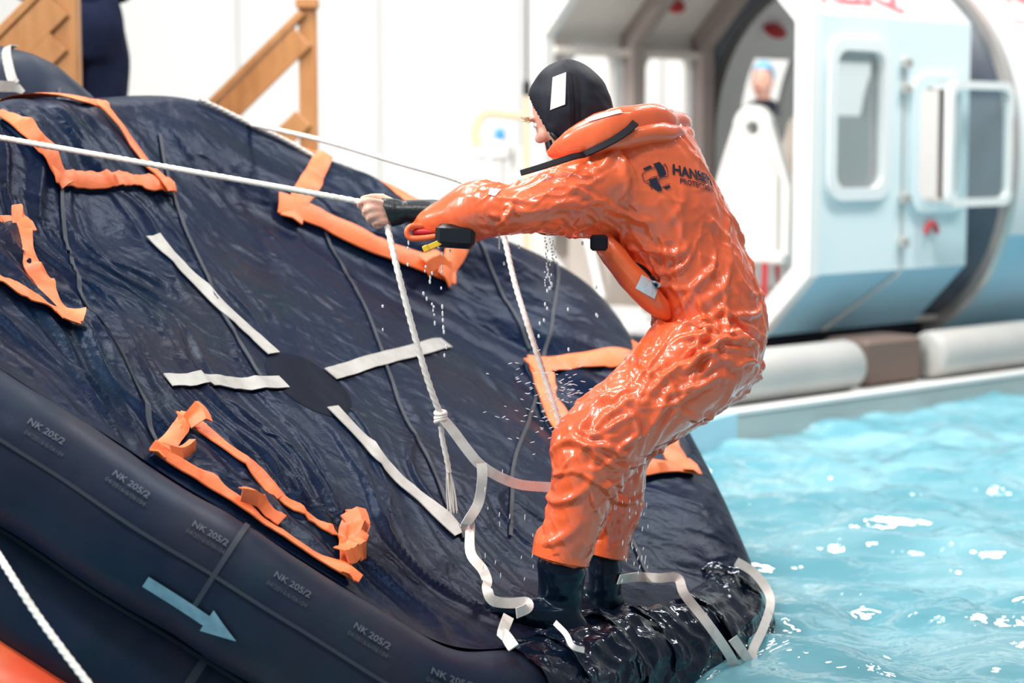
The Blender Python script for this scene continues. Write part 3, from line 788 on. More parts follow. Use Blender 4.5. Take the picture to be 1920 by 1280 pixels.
def fpt(u, v, off=0.0, fine=True):
    u = np.atleast_1d(np.asarray(u, float)); v = np.atleast_1d(np.asarray(v, float))
    return RC + u[:, None] * RA + v[:, None] * RB + (floor_h(u, v, fine) + off)[:, None] * RN
# floor sheet
NR = 150
ss = np.linspace(0.004, 1, NR) ** 0.8
U = (ss[:, None] * rim(TT)[None] * np.cos(TT)[None]).ravel(); V = (ss[:, None] * rim(TT)[None] * np.sin(TT)[None]).ravel()
FV = fpt(U, V)
ff = grid_faces(NR, NT, closed_m=True) + [tuple(range(NT))]
# tuck under the tube
lip = tube_pt(np.arange(NT), -0.95 + 1.9 * farw(TT), extra=-0.02)
FV = np.concatenate([FV, lip]); nF = NR * NT
ff += [((NR - 1) * NT + j, (NR - 1) * NT + (j + 1) % NT, nF + (j + 1) % NT, nF + j) for j in range(NT)]
ff = [tuple(reversed(q)) for q in ff]
build('raft_floor', FV, ff, M['floor_rubber'], raft)
# buoyancy tubes and orange canopy roll
NP = 44
PH = np.linspace(-np.pi, np.pi, NP, endpoint=False)
I, J = np.meshgrid(np.arange(NT), PH, indexing='ij')
def ringtube(k, r, name, m, rip):
    P0 = tube_pt(I.ravel(), J.ravel(), k, r)
    d = rip * fbm(P0 * np.array([5, 5, 5]), 3 + k, 3)
    P0 = tube_pt(I.ravel(), J.ravel(), k, r, extra=d)
    return build(name, P0, [tuple(reversed(q)) for q in grid_faces(NT, NP, closed_n=True, closed_m=True)], m, raft)
ringtube(0, TR, 'upper_tube', M['tube_rubber'], 0.004)
ringtube(1, TR, 'lower_tube', M['tube_rubber'], 0.006)
def canopy():
    ii = np.arange(NT); prof = []
    for (o, h) in ((0.12, -0.42), (0.19, -0.43), (0.25, -0.47), (0.29, -0.54), (0.29, -0.64), (0.20, -0.78), (0.0, -0.92), (-0.5, -1.05)):
        P0 = RC + CX[:, None] * RA + CY[:, None] * RB + OUTN * o + RN * h
        n = 0.035 * fbm(P0 * 3.2, 61, 2)
        prof.append(P0 + OUTN * n[:, None])
    v = np.concatenate(prof)
    f = grid_faces(len(prof), NT, closed_m=True)
    return build('canopy', v, f, M['canopy'], raft)
canopy()
# pixel -> place on a tube
gi, gp = np.meshgrid(np.arange(0, NT, 1), np.radians(np.arange(-30, 150, 1.5)), indexing='ij')
gi = gi.ravel(); gp = gp.ravel()
_cache = {}
def tuv(px, py, k=0):
    if k not in _cache:
        P = tube_pt(gi, gp, k); nrm_ = np.sin(gp)[:, None] * OUTN[gi] + np.cos(gp)[:, None] * RN
        fac = ((CAM - P) * nrm_).sum(1) > 0
        pr = proj(P); pr[~fac] = 1e9
        th_ = TT[gi]; pr[(th_ > 0.9) | (th_ < -2.6)] = 1e9
        _cache[k] = pr
    pr = _cache[k]; j = np.argmin((pr[:, 0] - px) ** 2 + (pr[:, 1] - py) ** 2)
    return float(gi[j]), float(gp[j])
def arc_step(i): i = int(i) % NT; return math.hypot(CX[(i + 1) % NT] - CX[i - 1], CY[(i + 1) % NT] - CY[i - 1]) / 2
def on_tube(px, py, xy, lift, k=0, rot=0.0):
    """flat shape xy (metres, x along the tube to the right, y up toward the floor) wrapped on the tube round the pixel"""
    i0, p0 = tuv(px, py, k); st = arc_step(i0)
    c, s = math.cos(rot), math.sin(rot); xy = np.asarray(xy)
    x = xy[:, 0] * c - xy[:, 1] * s; y = xy[:, 0] * s + xy[:, 1] * c
    return tube_pt(i0 + x / st, p0 - y / TR, k, extra=lift)
for (x, y) in ((62, 800), (212, 892), (362, 985), (517, 1083), (668, 1178), (822, 1262)):
    tv, tf = text_mesh('NK 205/2', 0.0235, 0, 0.0004); build('print', on_tube(x + 28, y + 16, tv[:, :2], 0.0075), tf, M['print'], raft, smooth=False)
    tv, tf = text_mesh('04/2016/6/06104', 0.0150, 0, 0.0); build('print', on_tube(x + 20, y + 32, tv[:, :2], 0.0075), tf, M['print2'], raft, smooth=False)
ar = np.array([(-.115, -.013), (.055, -.013), (.055, -.03), (.125, 0), (.055, .03), (.055, .013), (-.115, .013)])
def refine(poly, n=6):
    out = []
    for a, b in zip(poly, np.roll(poly, -1, 0)):
        for k in range(n): out.append(a + (b - a) * k / n)
    return np.array(out)
i0, p0 = tuv(355, 1138)
arow = MB()
for (xa, xb, ya, yb) in ((-.115, .055, -.014, .014),):
    gx_, gy_ = np.meshgrid(np.linspace(xa, xb, 12), np.linspace(ya, yb, 4), indexing='ij'); P0 = on_tube(352, 1136, np.stack([gx_.ravel(), gy_.ravel()], -1), .008, rot=-.03); arow.add(P0, grid_faces(12, 4))
hd = []
for k in range(8):
    t = k / 7; hw = .030 * (1 - t) + .0005
    for q in np.linspace(-1, 1, 5): hd.append((.055 + .075 * t, hw * q))
arow.add(on_tube(352, 1136, np.array(hd), .008, rot=-.03), grid_faces(8, 5))
arow.build('arrow_mark', M['arrow'], raft)
# tube seams: rings and long joints
def ring_seam(px, py, wid, a0, a1, k=0):
    i0, _ = tuv(px, py, k); n = 20; ph = np.linspace(a0, a1, n); hw = wid / 2 / arc_step(i0)
    P0 = np.concatenate([tube_pt(np.full(n, i0 - hw), ph, k, extra=.0075), tube_pt(np.full(n, i0 + hw), ph, k, extra=.0075)])
    build('seam', P0, grid_faces(2, n), M['seam'], raft)
ring_seam(433, 1025, .013, -.4, 1.5)
ring_seam(400, 1215, .02, .3, 2.2, 1)
def long_seam(px, py, wid, t0, t1, k=0):
    _, p0 = tuv(px, py, k); ii = np.arange(int((math.radians(t0) + math.pi) / (2 * math.pi) * NT), int((math.radians(t1) + math.pi) / (2 * math.pi) * NT)).astype(float)
    n = len(ii); hw = wid / TR / 2
    P0 = np.concatenate([tube_pt(ii, np.full(n, p0 - hw), k, extra=.0070), tube_pt(ii, np.full(n, p0 + hw), k, extra=.0070)])
    build('seam', P0, grid_faces(2, n), M['seam'], raft)
long_seam(150, 920, .008, -150, 5)
long_seam(200, 1130, .010, -150, 0, 1)

# strips that lie on the floor
def floor_strip(name, pix, wid, m, off=0.004, th=0.003, parent=None, fine=True, ragged=0.0, lift=0.0, seed=0, step=0.02, h0=0.02, uvp=None):
    P = np.array([ruv_s(x, y) for x, y in pix]) if uvp is None else np.asarray(uvp)
    L = np.linalg.norm(np.diff(P, axis=0), axis=1).sum(); n = max(6, int(L / step))
    S = resample(np.concatenate([P, np.zeros((len(P), 1))], 1), n=n)[:, :2]
    T = np.gradient(S, axis=0); T /= np.linalg.norm(T, axis=1)[:, None] + 1e-9; Wd = np.stack([-T[:, 1], T[:, 0]], -1)
    s = np.linspace(0, L, n)
    wl = np.full(n, wid / 2); wr = np.full(n, wid / 2)
    if ragged:
        wl = wl * (1 + ragged * noise1(s * 9 + seed * 3.1, seed)) + ragged * 0.3 * wid * (noise1(s * 30, seed + 5) > .3) * np.abs(noise1(s * 30, seed + 5))
        wr = wr * (1 + 0.35 * ragged * noise1(s * 12 + seed, seed + 3))
    lf = lift * np.clip(np.abs(noise1(s * 7, seed + 9)) * 1.6, 0, 1)
    A0 = S + Wd * wl[:, None]; B0 = S - Wd * wr[:, None]; Cm = (A0 + B0) / 2
    a = fpt(A0[:, 0], A0[:, 1], off, fine) + lf[:, None] * RN; c = fpt(Cm[:, 0], Cm[:, 1], off, fine) + (lf * .8)[:, None] * RN + RN * (0.35 * lift); b = fpt(B0[:, 0], B0[:, 1], off, fine)
    rings = [np.array([b[k], c[k], a[k], a[k] + RN * th, c[k] + RN * th, b[k] + RN * th]) for k in range(n)]
    v, f = loft(rings)
    return build(name, v, f, m, parent or raft)
for pix in (((284, 446), (345, 508), (400, 560), (455, 612), (511, 667)), ((618, 704), (690, 681), (765, 660), (841, 637)), ((621, 766), (690, 835), (740, 890), (800, 943), (862, 1002)), ((308, 724), (380, 727), (450, 728), (528, 723))):
    floor_strip('reflective_tape', pix, .049, M['tape'], off=.006)
for pix in (((112, 150), (118, 300), (135, 480), (165, 580), (215, 660), (250, 745), (272, 800), (298, 845)), ((300, 250), (345, 430), (385, 520), (430, 610), (470, 690), (490, 720)), ((610, 420), (650, 500), (700, 612), (750, 760), (800, 855), (870, 1010)),
            ((890, 450), (940, 560), (1000, 645)), ((1010, 480), (1020, 700), (965, 860), (960, 1000)), ((1150, 950), (1215, 1088)), ((870, 980), (905, 1060), (915, 1105))):
    floor_strip('seam', pix, .011, M['seam'], off=.004, th=.003)
# round patch where the tapes meet
u0, v0 = ruv_s(578, 722); rr_ = np.linspace(0, .135, 8); aa = np.linspace(0, 2 * np.pi, 40, endpoint=False)
uu = (u0 + rr_[:, None] * np.cos(aa)).ravel(); vv = (v0 + rr_[:, None] * np.sin(aa)).ravel()
build('round_patch', fpt(uu, vv, .005) - RN * (.004 * (np.hypot(uu - u0, vv - v0) > .133))[:, None], [tuple(reversed(q)) for q in grid_faces(8, 40, closed_m=True)], M['patch'], raft)
# ballast pockets with torn orange trim
def pocket(pix, sides, wid, bulge, seed, h0=0.02):
    P = np.array([ruv_s(x, y) for x, y in pix]); c = P.mean(0)
    out = refine(P, 14); ns_ = 14; m = len(out); rows = []
    for k in range(ns_):
        s = (k + .5) / ns_; q = c + (out - c) * s
        h = bulge * (1 - s ** 3)
        w_ = 0.5 * bulge * fbm(np.stack([q[:, 0] * 4, q[:, 1] * 14, q[:, 0] * 0], -1), seed, 2)
        rows.append(fpt(q[:, 0], q[:, 1], 0.004) + (h * (1 + 0 * w_) + w_ * (1 - s ** 6))[:, None] * RN)
    rows.append(fpt(out[:, 0], out[:, 1], -0.004))
    pk = build('ballast_pocket', np.concatenate(rows), [tuple(q) for q in grid_faces(ns_ + 1, m, closed_m=True)] + [tuple(range(m))], M['floor_rubber'], raft)
    area = 0.5 * sum(a[0] * b[1] - a[1] * b[0] for a, b in zip(P, np.roll(P, -1, 0)))
    for j, (i0, i1) in enumerate(sides):
        a, b = P[i0], P[i1]
        if area < 0: a, b = b, a
        dirn = nrm(b - a); inn = np.array([-dirn[1], dirn[0]])
        npt = max(4, int(np.linalg.norm(b - a) / .08)); t = np.linspace(0, 1, npt)
        q = a + (b - a) * t[:, None] + inn * (wid * .5) + np.stack([noise1(t * 5 + j, seed + j), noise1(t * 5 + j, seed + 50 + j)], -1) * .008
        q = q + dirn * np.linspace(-wid * .2, wid * .2, npt)[:, None]
        floor_strip('orange_trim', None, wid, M['trim'], off=.010 + bulge * .25, th=.004, parent=pk, ragged=.5, lift=.016, seed=seed * 7 + j, step=.012, uvp=q)
    return pk
pocket(((-30, 196), (190, 197), (320, 368), (108, 356), (-10, 230)), ((0, 1), (1, 2), (2, 3), (3, 4)), .048, .02, 3, .045)
pocket(((583, 294), (882, 458), (842, 538), (527, 398)), ((0, 1), (1, 2), (2, 3), (3, 0)), .066, .02, 5)
pocket(((-170, 395), (42, 412), (136, 622), (-140, 480)), ((0, 1), (1, 2), (2, 3)), .050, .03, 8)
pocket(((276, 858), (326, 792), (372, 812), (520, 945), (638, 1020), (662, 985), (656, 1100)), ((0, 1), (1, 2), (2, 3), (3, 4), (4, 5), (5, 6), (6, 0)), .038, .03, 11)
pocket(((990, 666), (1205, 676), (1303, 896), (1090, 903)), ((0, 1), (1, 2), (2, 3), (3, 0)), .072, .02, 14)
for pix, wd in ((((300, 868), (322, 872), (340, 862)), .045), (((338, 800), (352, 812), (362, 828)), .05), (((430, 952), (470, 968), (515, 1000)), .05), (((640, 985), (655, 1010), (660, 1040)), .055), (((625, 1068), (645, 1060), (660, 1050)), .05), (((790, 515), (815, 500), (835, 508)), .05)):
    floor_strip('torn_flap', pix, wd, M['trim'], off=.03, th=.003, ragged=.9, lift=.035, seed=int(pix[0][0]), step=.006)
# upright dome of folded fabric at the top of the raft with a bent tape
dc = at(-40, 285, 6.35)
dv, df = ellipsoid(dc, RT, FW, UP, 255 / FPX * 6.35, .32, 200 / FPX * 6.35, 60, 36)
dn = nrm(dv - dc) if False else (dv - dc) / np.linalg.norm(dv - dc, axis=1)[:, None]
dv = dv + dn * (0.012 * fbm(dv * 4, 9, 3))[:, None]
build('fabric_dome', dv, df, M['tube_rubber'], raft)
dt = bvh(dv, df)
def drape_strip(name, pix, depth, wid, m, tree, parent, off=.004, d=FW, th=.003):
    P = resample(np.array([at(x, y, depth) for x, y in pix]), step=.01)
    P = drape(tree, P, d, off)
    v, f = ribbon(P, wid, th, -d); return build(name, v, f, m, parent)
drape_strip('reflective_tape', ((22, 92), (38, 130), (52, 165), (60, 178)), 6.35, .045, M['tape'], dt, raft)
drape_strip('reflective_tape', ((-30, 178), (20, 183), (62, 184), (72, 178)), 6.35, .045, M['tape'], dt, raft)
# crumpled wet wrapping round the lower end of the upper tube, with bands
i_a, i_b = int((math.radians(-22) + math.pi) / (2 * math.pi) * NT), int((math.radians(36) + math.pi) / (2 * math.pi) * NT)
def sleeve(ia, ib, lift, name, m, amp, seed, dens=4):
    n = int((ib - ia) * dens) + 1; ii = np.linspace(ia, ib, n); ph = np.linspace(-.75, 2.7, 70)
    Ii, Jj = np.meshgrid(ii, ph, indexing='ij'); Ii = Ii.ravel(); Jj = Jj.ravel()
    s = (Ii - ia) * arc_step(ia)
    wob = fbm(np.stack([s * 2 + 5, Jj, s * 0], -1), seed + 3, 2)
    e = (np.clip(1 - np.abs(np.linspace(-1, 1, n)) ** 8, 0.15, 1) * np.linspace(1.15, .55, n)).repeat(70)
    ring = (1 - np.abs(vnoise(np.stack([s * 16 + wob * 3, Jj * 1.1, s * 0], -1), seed))) ** 3
    d = lift + amp * e * (ring - .25) + amp * .6 * fbm(np.stack([s * 10, Jj * 4, s * 0], -1), seed + 8, 2)
    return build(name, tube_pt(Ii, Jj, 0, extra=d), grid_faces(n, 70), m, raft)
sleeve(i_a + 4, i_b, .016, 'wet_wrap', M['wet_rubber'], .013, 91)
for k, (fa, wdt) in enumerate(((.12, 2.5), (.36, 3), (.50, 2.5), (.72, 3.5), (.95, 2.5))):
    a = i_a + 4 + (i_b - i_a - 4) * fa; sleeve(a, a + wdt, .030, 'wrap_band', M['wet_rubber'], .010, 120 + k, 6)

# ================================================================== PERSON IN THE IMMERSION SUIT
pers = empty('person', at(1080, 1175, 5.17), 'person in glossy orange immersion suit and black hood hauling on ropes', 'person')
def limb2(secs, n=5, seg=36, lin=False):
    """secs: two opposite edge pixels, depth, half thickness along the view"""
    S = []
    for (x1, y1, x2, y2, d, rb) in secs:
        a, b = at(x1, y1, d), at(x2, y2, d); S.append(list((a + b) / 2) + list((b - a) / 2) + [rb])
    if lin:
        S = np.array(S); tq = np.linspace(0, len(S) - 1, (len(S) - 1) * n + 1); S = np.stack([np.interp(tq, np.arange(len(S)), S[:, c]) for c in range(7)], -1)
    else: S = resample(S, n=(len(S) - 1) * n + 1)
    P = S[:, :3]; E1 = S[:, 3:6]; T = np.gradient(P, axis=0)
    al = np.linspace(0, 2 * np.pi, seg, endpoint=False); rings = []
    for k in range(len(P)):
        e2_ = nrm(np.cross(nrm(T[k]), nrm(E1[k])))
        rings.append(P[k] + np.cos(al)[:, None] * E1[k] + np.sin(al)[:, None] * e2_ * max(.004, S[k, 6]))
    return loft(rings)
torso = [(1105, 262, 1225, 218, 5.22, .09), (1064, 322, 1288, 258, 5.21, .185), (1078, 395, 1335, 338, 5.2, .20), (1118, 452, 1378, 425, 5.2, .19), (1168, 512, 1413, 505, 5.2, .18),
         (1218, 575, 1436, 585, 5.2, .18), (1222, 632, 1440, 642, 5.2, .175), (1230, 670, 1424, 706, 5.2, .14)]
legN = [(1228, 605, 1430, 650, 5.12, .125), (1186, 660, 1412, 714, 5.10, .125), (1124, 722, 1322, 788, 5.06, .115), (1062, 780, 1228, 848, 5.04, .11), (1029, 828, 1186, 886, 5.04, .105),
        (1034, 895, 1162, 912, 5.05, .098), (1024, 960, 1126, 985, 5.06, .085), (1002, 1036, 1102, 1057, 5.07, .078)]
legF = [(1260, 620, 1432, 690, 5.30, .12), (1220, 690, 1402, 738, 5.31, .115), (1172, 742, 1322, 792, 5.31, .11), (1118, 790, 1236, 846, 5.30, .10), (1092, 845, 1212, 872, 5.30, .095),
        (1106, 905, 1207, 918, 5.30, .09), (1106, 960, 1196, 972, 5.31, .08), (1094, 1030, 1173, 1045, 5.32, .072)]
armN = [(1082, 282, 1150, 445, 5.08, .10), (1040, 318, 1062, 440, 5.01, .085), (1000, 336, 1010, 435, 4.985, .075), (955, 346, 957, 438, 4.98, .07), (905, 337, 908, 447, 5.0, .078),
        (868, 345, 882, 456, 5.02, .078), (825, 374, 838, 452, 5.04, .06), (786, 398, 796, 442, 5.06, .045), (766, 424, 774, 438, 5.06, .02)]
armF = [(1150, 290, 1200, 410, 5.32, .10), (1105, 320, 1130, 420, 5.40, .085), (1060, 335, 1075, 425, 5.44, .075), (1000, 350, 1003, 425, 5.46, .065), (955, 362, 956, 415, 5.47, .055)]
mb = MB()
for s_ in (torso, legN, legF, armN, armF): mb.add(*limb2(s_))
mb.add(*ellipsoid(at(1135, 340, 5.1), RT, FW, UP, .11, .13, .10))
mb.add(*ellipsoid(at(1360, 640, 5.2), RT, FW, UP, .10, .17, .11))
sv, sf, sn = remesh(*mb.out(), 0.005, 10, 0.5)
# folds: ridged noise stretched along each limb
def axis_pts(secs): return np.array([(at(a, b, d) + at(c, e, d)) / 2 for a, b, c, e, d, r in secs])
groups = [(torso, nrm(at(1420, 660, 5.2) - at(1210, 280, 5.2)), .16), (legN[:5], None, .11), (legN[4:], None, .09), (legF[:5], None, .10), (legF[4:], None, .09), (armN, None, .08), (armF, None, .08)]
Wt = []; R1 = []; R2 = []; R3 = []
warp = np.stack([fbm(sv * 4.5, 3, 2), fbm(sv * 4.5, 7, 2), fbm(sv * 4.5, 11, 2)], -1)
for gi_, (s_, d, sig) in enumerate(groups):
    P = axis_pts(s_); d = nrm(P[-1] - P[0]) if d is None else d
    dist = np.full(len(sv), 9.0)
    for a, b in zip(P[:-1], P[1:]):
        ab = b - a; t = np.clip(((sv - a) @ ab) / (ab @ ab), 0, 1); dist = np.minimum(dist, np.linalg.norm(sv - a - t[:, None] * ab, axis=1))
    Wt.append(np.exp(-(dist / sig) ** 2) + 1e-7)
    e1 = nrm(np.cross(d, FW)); e2_ = np.cross(d, e1); rel_ = sv - P[0]
    al_, c1, c2 = rel_ @ d, rel_ @ e1, rel_ @ e2_
    def field(ka, kc, slant, seed, wv):
        q = np.stack([al_ * ka, (c1 + slant * al_) * kc, (c2 + slant * al_) * kc], -1) + warp * wv
        return 1 - np.abs(fbm(q, seed + gi_ * 5, 2, .4))
    R1.append(field(3.2, 13, .30, 21, .9)); R2.append(field(7, 24, -.5, 135, 1.3)); R3.append(field(6, 11, -1.1, 251, .9))
Wt = np.array(Wt); Wt /= Wt.sum(0)
r1 = (Wt * np.array(R1)).sum(0) ** 6; r2 = (Wt * np.array(R2)).sum(0) ** 5; r3 = (Wt * np.array(R3)).sum(0) ** 8
px_ = proj(sv)
calm = np.clip((sv @ np.array([0, 0, 1.0]) - 0.30) / .12, 0.15, 1)                 # hems stay smooth
sleeve_w = np.clip((px_[:, 0] - 880) / 60, 0.12, 1)
knee = np.exp(-((px_[:, 0] - 1090) ** 2 + (px_[:, 1] - 850) ** 2) / 70. ** 2) + np.exp(-((px_[:, 0] - 1250) ** 2 + (px_[:, 1] - 640) ** 2) / 80. ** 2)
plain = 1 - .75 * np.exp(-((px_[:, 0] - 1265) ** 2 + (px_[:, 1] - 325) ** 2) / 62. ** 2)
amp = calm * sleeve_w * plain
disp = amp * (0.006 * (r1 - .2) + 0.003 * (r2 - .2)) + amp * 0.009 * fbm(sv * 4.5, 4, 2)
# cloth folds: crests walked over the surface, mostly along the limbs
axd = np.array([nrm(axis_pts(s_)[-1] - axis_pts(s_)[0]) if d is None else d for s_, d, sig in groups])
vax = (Wt[:, :, None] * axd[:, None, :]).sum(0)
tree0 = bvh(sv, sf)
def fold(p, d, n, length, sig, a, curl):
    pts = [p]; step = .011
    for k in range(int(length / step)):
        d = d + curl * np.cross(n, d) + rng.normal(0, .10, 3); d = nrm(d - n * (d @ n))
        h = tree0.find_nearest(Vector(p + d * step), .05)
        if h[0] is None: break
        p = np.array(h[0]); n = np.array(h[1]); pts.append(p)
    P = np.array(pts)
    if len(P) < 4: return
    lo, hi = P.min(0) - 4 * sig, P.max(0) + 4 * sig
    m = np.where(((sv > lo) & (sv < hi)).all(1))[0]
    if not len(m): return
    best = np.full(len(m), 9.); bt = np.zeros(len(m))
    for k in range(len(P) - 1):
        ab = P[k + 1] - P[k]; t = np.clip(((sv[m] - P[k]) @ ab) / (ab @ ab + 1e-12), 0, 1); dd = np.linalg.norm(sv[m] - P[k] - t[:, None] * ab, axis=1)
        c = dd < best; best[c] = dd[c]; bt[c] = ((k + t) / (len(P) - 1))[c]
    tp = np.clip(np.sin(np.pi * bt), 0, 1) ** .7
    prof = 1.25 * np.exp(-.5 * (best / sig) ** 2) - .55 * np.exp(-.5 * (best / (2.3 * sig)) ** 2)
    disp[m] += amp[m] * a * tp * prof
for k in range(430):
    i0 = rng.integers(len(sv)); d = vax[i0]; n0 = sn[i0]
    ang = rng.normal(0, .55) + (.35 if Wt[0, i0] > .6 else 0); d = nrm(d - n0 * (d @ n0)); d = d * math.cos(ang) + np.cross(n0, d) * math.sin(ang)
    big = rng.random() < .35
    fold(sv[i0], d, n0, rng.uniform(.14, .34) if big else rng.uniform(.05, .15), rng.uniform(.006, .010) if big else rng.uniform(.0035, .006), rng.uniform(.006, .012) if big else rng.uniform(.003, .007), rng.normal(0, .05))
# bunching where the cloth bends: knee, hip crease, armpit, elbow
for (cx0, cy0, dx0, dy0, cnt, ln_) in ((1110, 850, .9, .25, 12, .13), (1120, 880, .8, .6, 8, .12), (1260, 640, .8, -.35, 12, .16), (1300, 690, .75, -.5, 8, .18), (1170, 420, .6, .75, 10, .18), (1060, 380, .9, .15, 8, .16), (1230, 720, .8, -.55, 8, .2), (1370, 560, .35, .9, 10, .2), (920, 400, .55, .6, 5, .08)):
    for k in range(cnt):
        q = at(cx0 + rng.normal(0, 38), cy0 + rng.normal(0, 38), 4.0); h = tree0.ray_cast(Vector(q), Vector(nrm(q - CAM)), 3)
        if h[0] is None: continue
        n0 = np.array(h[1]); d = RT * dx0 - UP * dy0 + rng.normal(0, .25, 3); d = nrm(d - n0 * (d @ n0)); fold(np.array(h[0]), d, n0, ln_ * rng.uniform(.6, 1.3), rng.uniform(.0045, .008), rng.uniform(.006, .011), rng.normal(0, .06))
sv = sv + sn * disp[:, None]
build('immersion_suit', sv, sf, M['suit'], pers)
st = bvh(sv, sf)
# turned hems
def band(secs, name, m, seg=36): v, f = limb2(secs, 4, seg, True); return build(name, v, f, m, pers)
band([(1006, 996, 1108, 1018, 5.07, .070), (1001, 1008, 1108, 1032, 5.07, .084), (997, 1036, 1105, 1060, 5.07, .086), (1001, 1039, 1102, 1062, 5.07, .080)], 'trouser_hem', M['suit_flat'])
band([(1098, 992, 1182, 1008, 5.32, .066), (1094, 1004, 1181, 1020, 5.32, .078), (1091, 1030, 1177, 1048, 5.32, .079), (1095, 1033, 1173, 1049, 5.32, .074)], 'trouser_hem', M['suit_flat'])
def on_floor(x, y, lift=.03): a, b = ruv_s(x, y); return RC + a * RA + b * RB + (float(floor_h(np.array([a]), np.array([b]))[0]) + lift) * RN
def on_t(x, y, lift=.05): i, p = tuv(x, y, 0); return tube_pt(np.array([i]), np.array([p]), 0, extra=lift)[0]
# boots
def boot(sh, foot, name='boot'):
    mb = MB(); mb.add(*limb2(sh)); mb.add(*limb2(foot))
    v, f, n = remesh(*mb.out(), .0065, 10)
    v = v + n * (0.004 * (1 - np.abs(fbm(v * np.array([9, 9, 22]), 8, 2))) ** 2)[:, None]
    return build(name, v, f, M['boot'], pers)
boot([(1018, 1032, 1086, 1050, 5.07, .052), (1008, 1060, 1097, 1070, 5.07, .064), (1010, 1110, 1092, 1115, 5.08, .064), (1012, 1150, 1092, 1152, 5.09, .062), (1010, 1180, 1095, 1190, 5.09, .062), (1012, 1190, 1096, 1200, 5.09, .05)],
     [(1100, 1160, 1096, 1202, 5.06, .035), (1060, 1128, 1062, 1202, 5.06, .052), (1010, 1122, 1018, 1196, 5.05, .055), (965, 1120, 972, 1182, 5.03, .056), (930, 1116, 936, 1166, 5.02, .052), (908, 1124, 912, 1150, 5.02, .03)])
boot([(1110, 1022, 1160, 1036, 5.32, .045), (1104, 1060, 1164, 1066, 5.32, .058), (1104, 1110, 1163, 1114, 5.32, .056), (1106, 1140, 1164, 1148, 5.32, .056), (1106, 1152, 1166, 1162, 5.32, .045)],
     [(1170, 1125, 1166, 1164, 5.31, .03), (1130, 1100, 1130, 1166, 5.33, .048), (1080, 1092, 1084, 1158, 5.37, .05), (1040, 1088, 1044, 1142, 5.42, .048), (1010, 1090, 1012, 1116, 5.47, .03)])
# body under the suit: head, neck, trunk, arms, legs, hands - one skin
Hc = at(1068, 212, 5.16)
fh = nrm(-.80 * RT - .33 * UP + .50 * FW); uh = UP - RT * .30; uh = nrm(uh - fh * (uh @ fh)); sh_ = np.cross(uh, fh)
if sh_ @ FW > 0: sh_ = -sh_                                    # toward the viewer
mb = MB()
mb.add(*ellipsoid(Hc, fh, sh_, uh, .098, .076, .122, 32, 24))
mb.add(*ellipsoid(Hc - uh * .065 + fh * .035, fh, sh_, uh, .062, .058, .060))
mb.add(*ellipsoid(Hc - uh * .108 + fh * .062, fh, sh_, uh, .028, .026, .024))
mb.add(*ellipsoid(Hc + fh * .102 - uh * .026, fh, sh_, uh, .021, .011, .015))
mb.add(*ellipsoid(Hc + fh * .094 - uh * .004, fh, sh_, uh, .016, .009, .032))
mb.add(*ellipsoid(Hc + fh * .084 + uh * .022, fh, sh_, uh, .016, .055, .012))
mb.add(*ellipsoid(Hc + fh * .088 - uh * .066, fh, sh_, uh, .012, .026, .007))
mb.add(*ellipsoid(Hc + fh * .088 - uh * .078, fh, sh_, uh, .012, .022, .007))
for k in (-1, 1):
    mb.add(*ellipsoid(Hc + fh * .062 + sh_ * .045 * k - uh * .030, fh, sh_, uh, .022, .020, .022))
    mb.add(*ellipsoid(Hc + sh_ * .074 * k - uh * .01 - fh * .01, fh, sh_, uh, .018, .01, .030))
def core(secs, k):
    out = []
    for (x1, y1, x2, y2, d, rb) in secs:
        cx_, cy_ = (x1 + x2) / 2, (y1 + y2) / 2
        out.append((cx_ + (x1 - cx_) * k, cy_ + (y1 - cy_) * k, cx_ + (x2 - cx_) * k, cy_ + (y2 - cy_) * k, d, rb * k))
    return limb2(out, 4, 24)
nb = at(1160, 300, 5.2)
v, f = tube(resample([Hc - uh * .05, Hc - uh * .11 - fh * .02, nb], n=10), .055, 20); mb.add(v, f)
for s_, k in ((torso, .72), (legN, .62), (legF, .62), (armN[:8], .45), (armF, .55)): mb.add(*core(s_, k))
for s_ in (((1015, 1050, 1090, 1065, 5.07, .05), (1020, 1120, 1085, 1122, 5.08, .045), (1022, 1170, 1086, 1175, 5.09, .045)), ((1108, 1030, 1160, 1045, 5.32, .045), (1112, 1090, 1158, 1092, 5.32, .042), (1112, 1138, 1160, 1142, 5.32, .042))): mb.add(*limb2(s_))
mb.add(*limb2([(1080, 1150, 1082, 1188, 5.09, .03), (1015, 1135, 1020, 1180, 5.13, .04), (945, 1125, 950, 1155, 5.22, .035)])); mb.add(*limb2([(1150, 1120, 1150, 1150, 5.32, .03), (1085, 1105, 1088, 1145, 5.37, .035), (1030, 1098, 1032, 1125, 5.44, .03)]))
# near hand gripping the rope
mb.add(*limb2([(800, 385, 800, 425, 5.06, .028), (770, 380, 772, 412, 5.06, .025), (748, 378, 750, 416, 5.065, .022), (730, 373, 736, 422, 5.065, .023), (714, 373, 722, 420, 5.06, .022), (704, 378, 712, 412, 5.06, .016)], 4, 24))
def finger(pts, r0, r1):
    P = resample([list(at(x, y, d)) for x, y, d in pts], n=16); v, f = tube(P, np.linspace(r0, r1, 16), 12); mb.add(v, f)
    mb.add(*ellipsoid(P[-1], RT, FW, UP, r1, r1, r1, 10, 8)); mb.add(*ellipsoid(P[5], RT, FW, UP, r0 * 1.06, r0 * 1.06, r0 * 1.06, 10, 8))
finger(((716, 382, 5.045), (696, 377, 5.030), (679, 378, 5.035), (675, 386, 5.052), (684, 389, 5.066)), .0102, .0088)
finger(((714, 393, 5.042), (696, 391, 5.024), (686, 394, 5.032), (685, 402, 5.052), (694, 403, 5.066)), .0102, .0088)
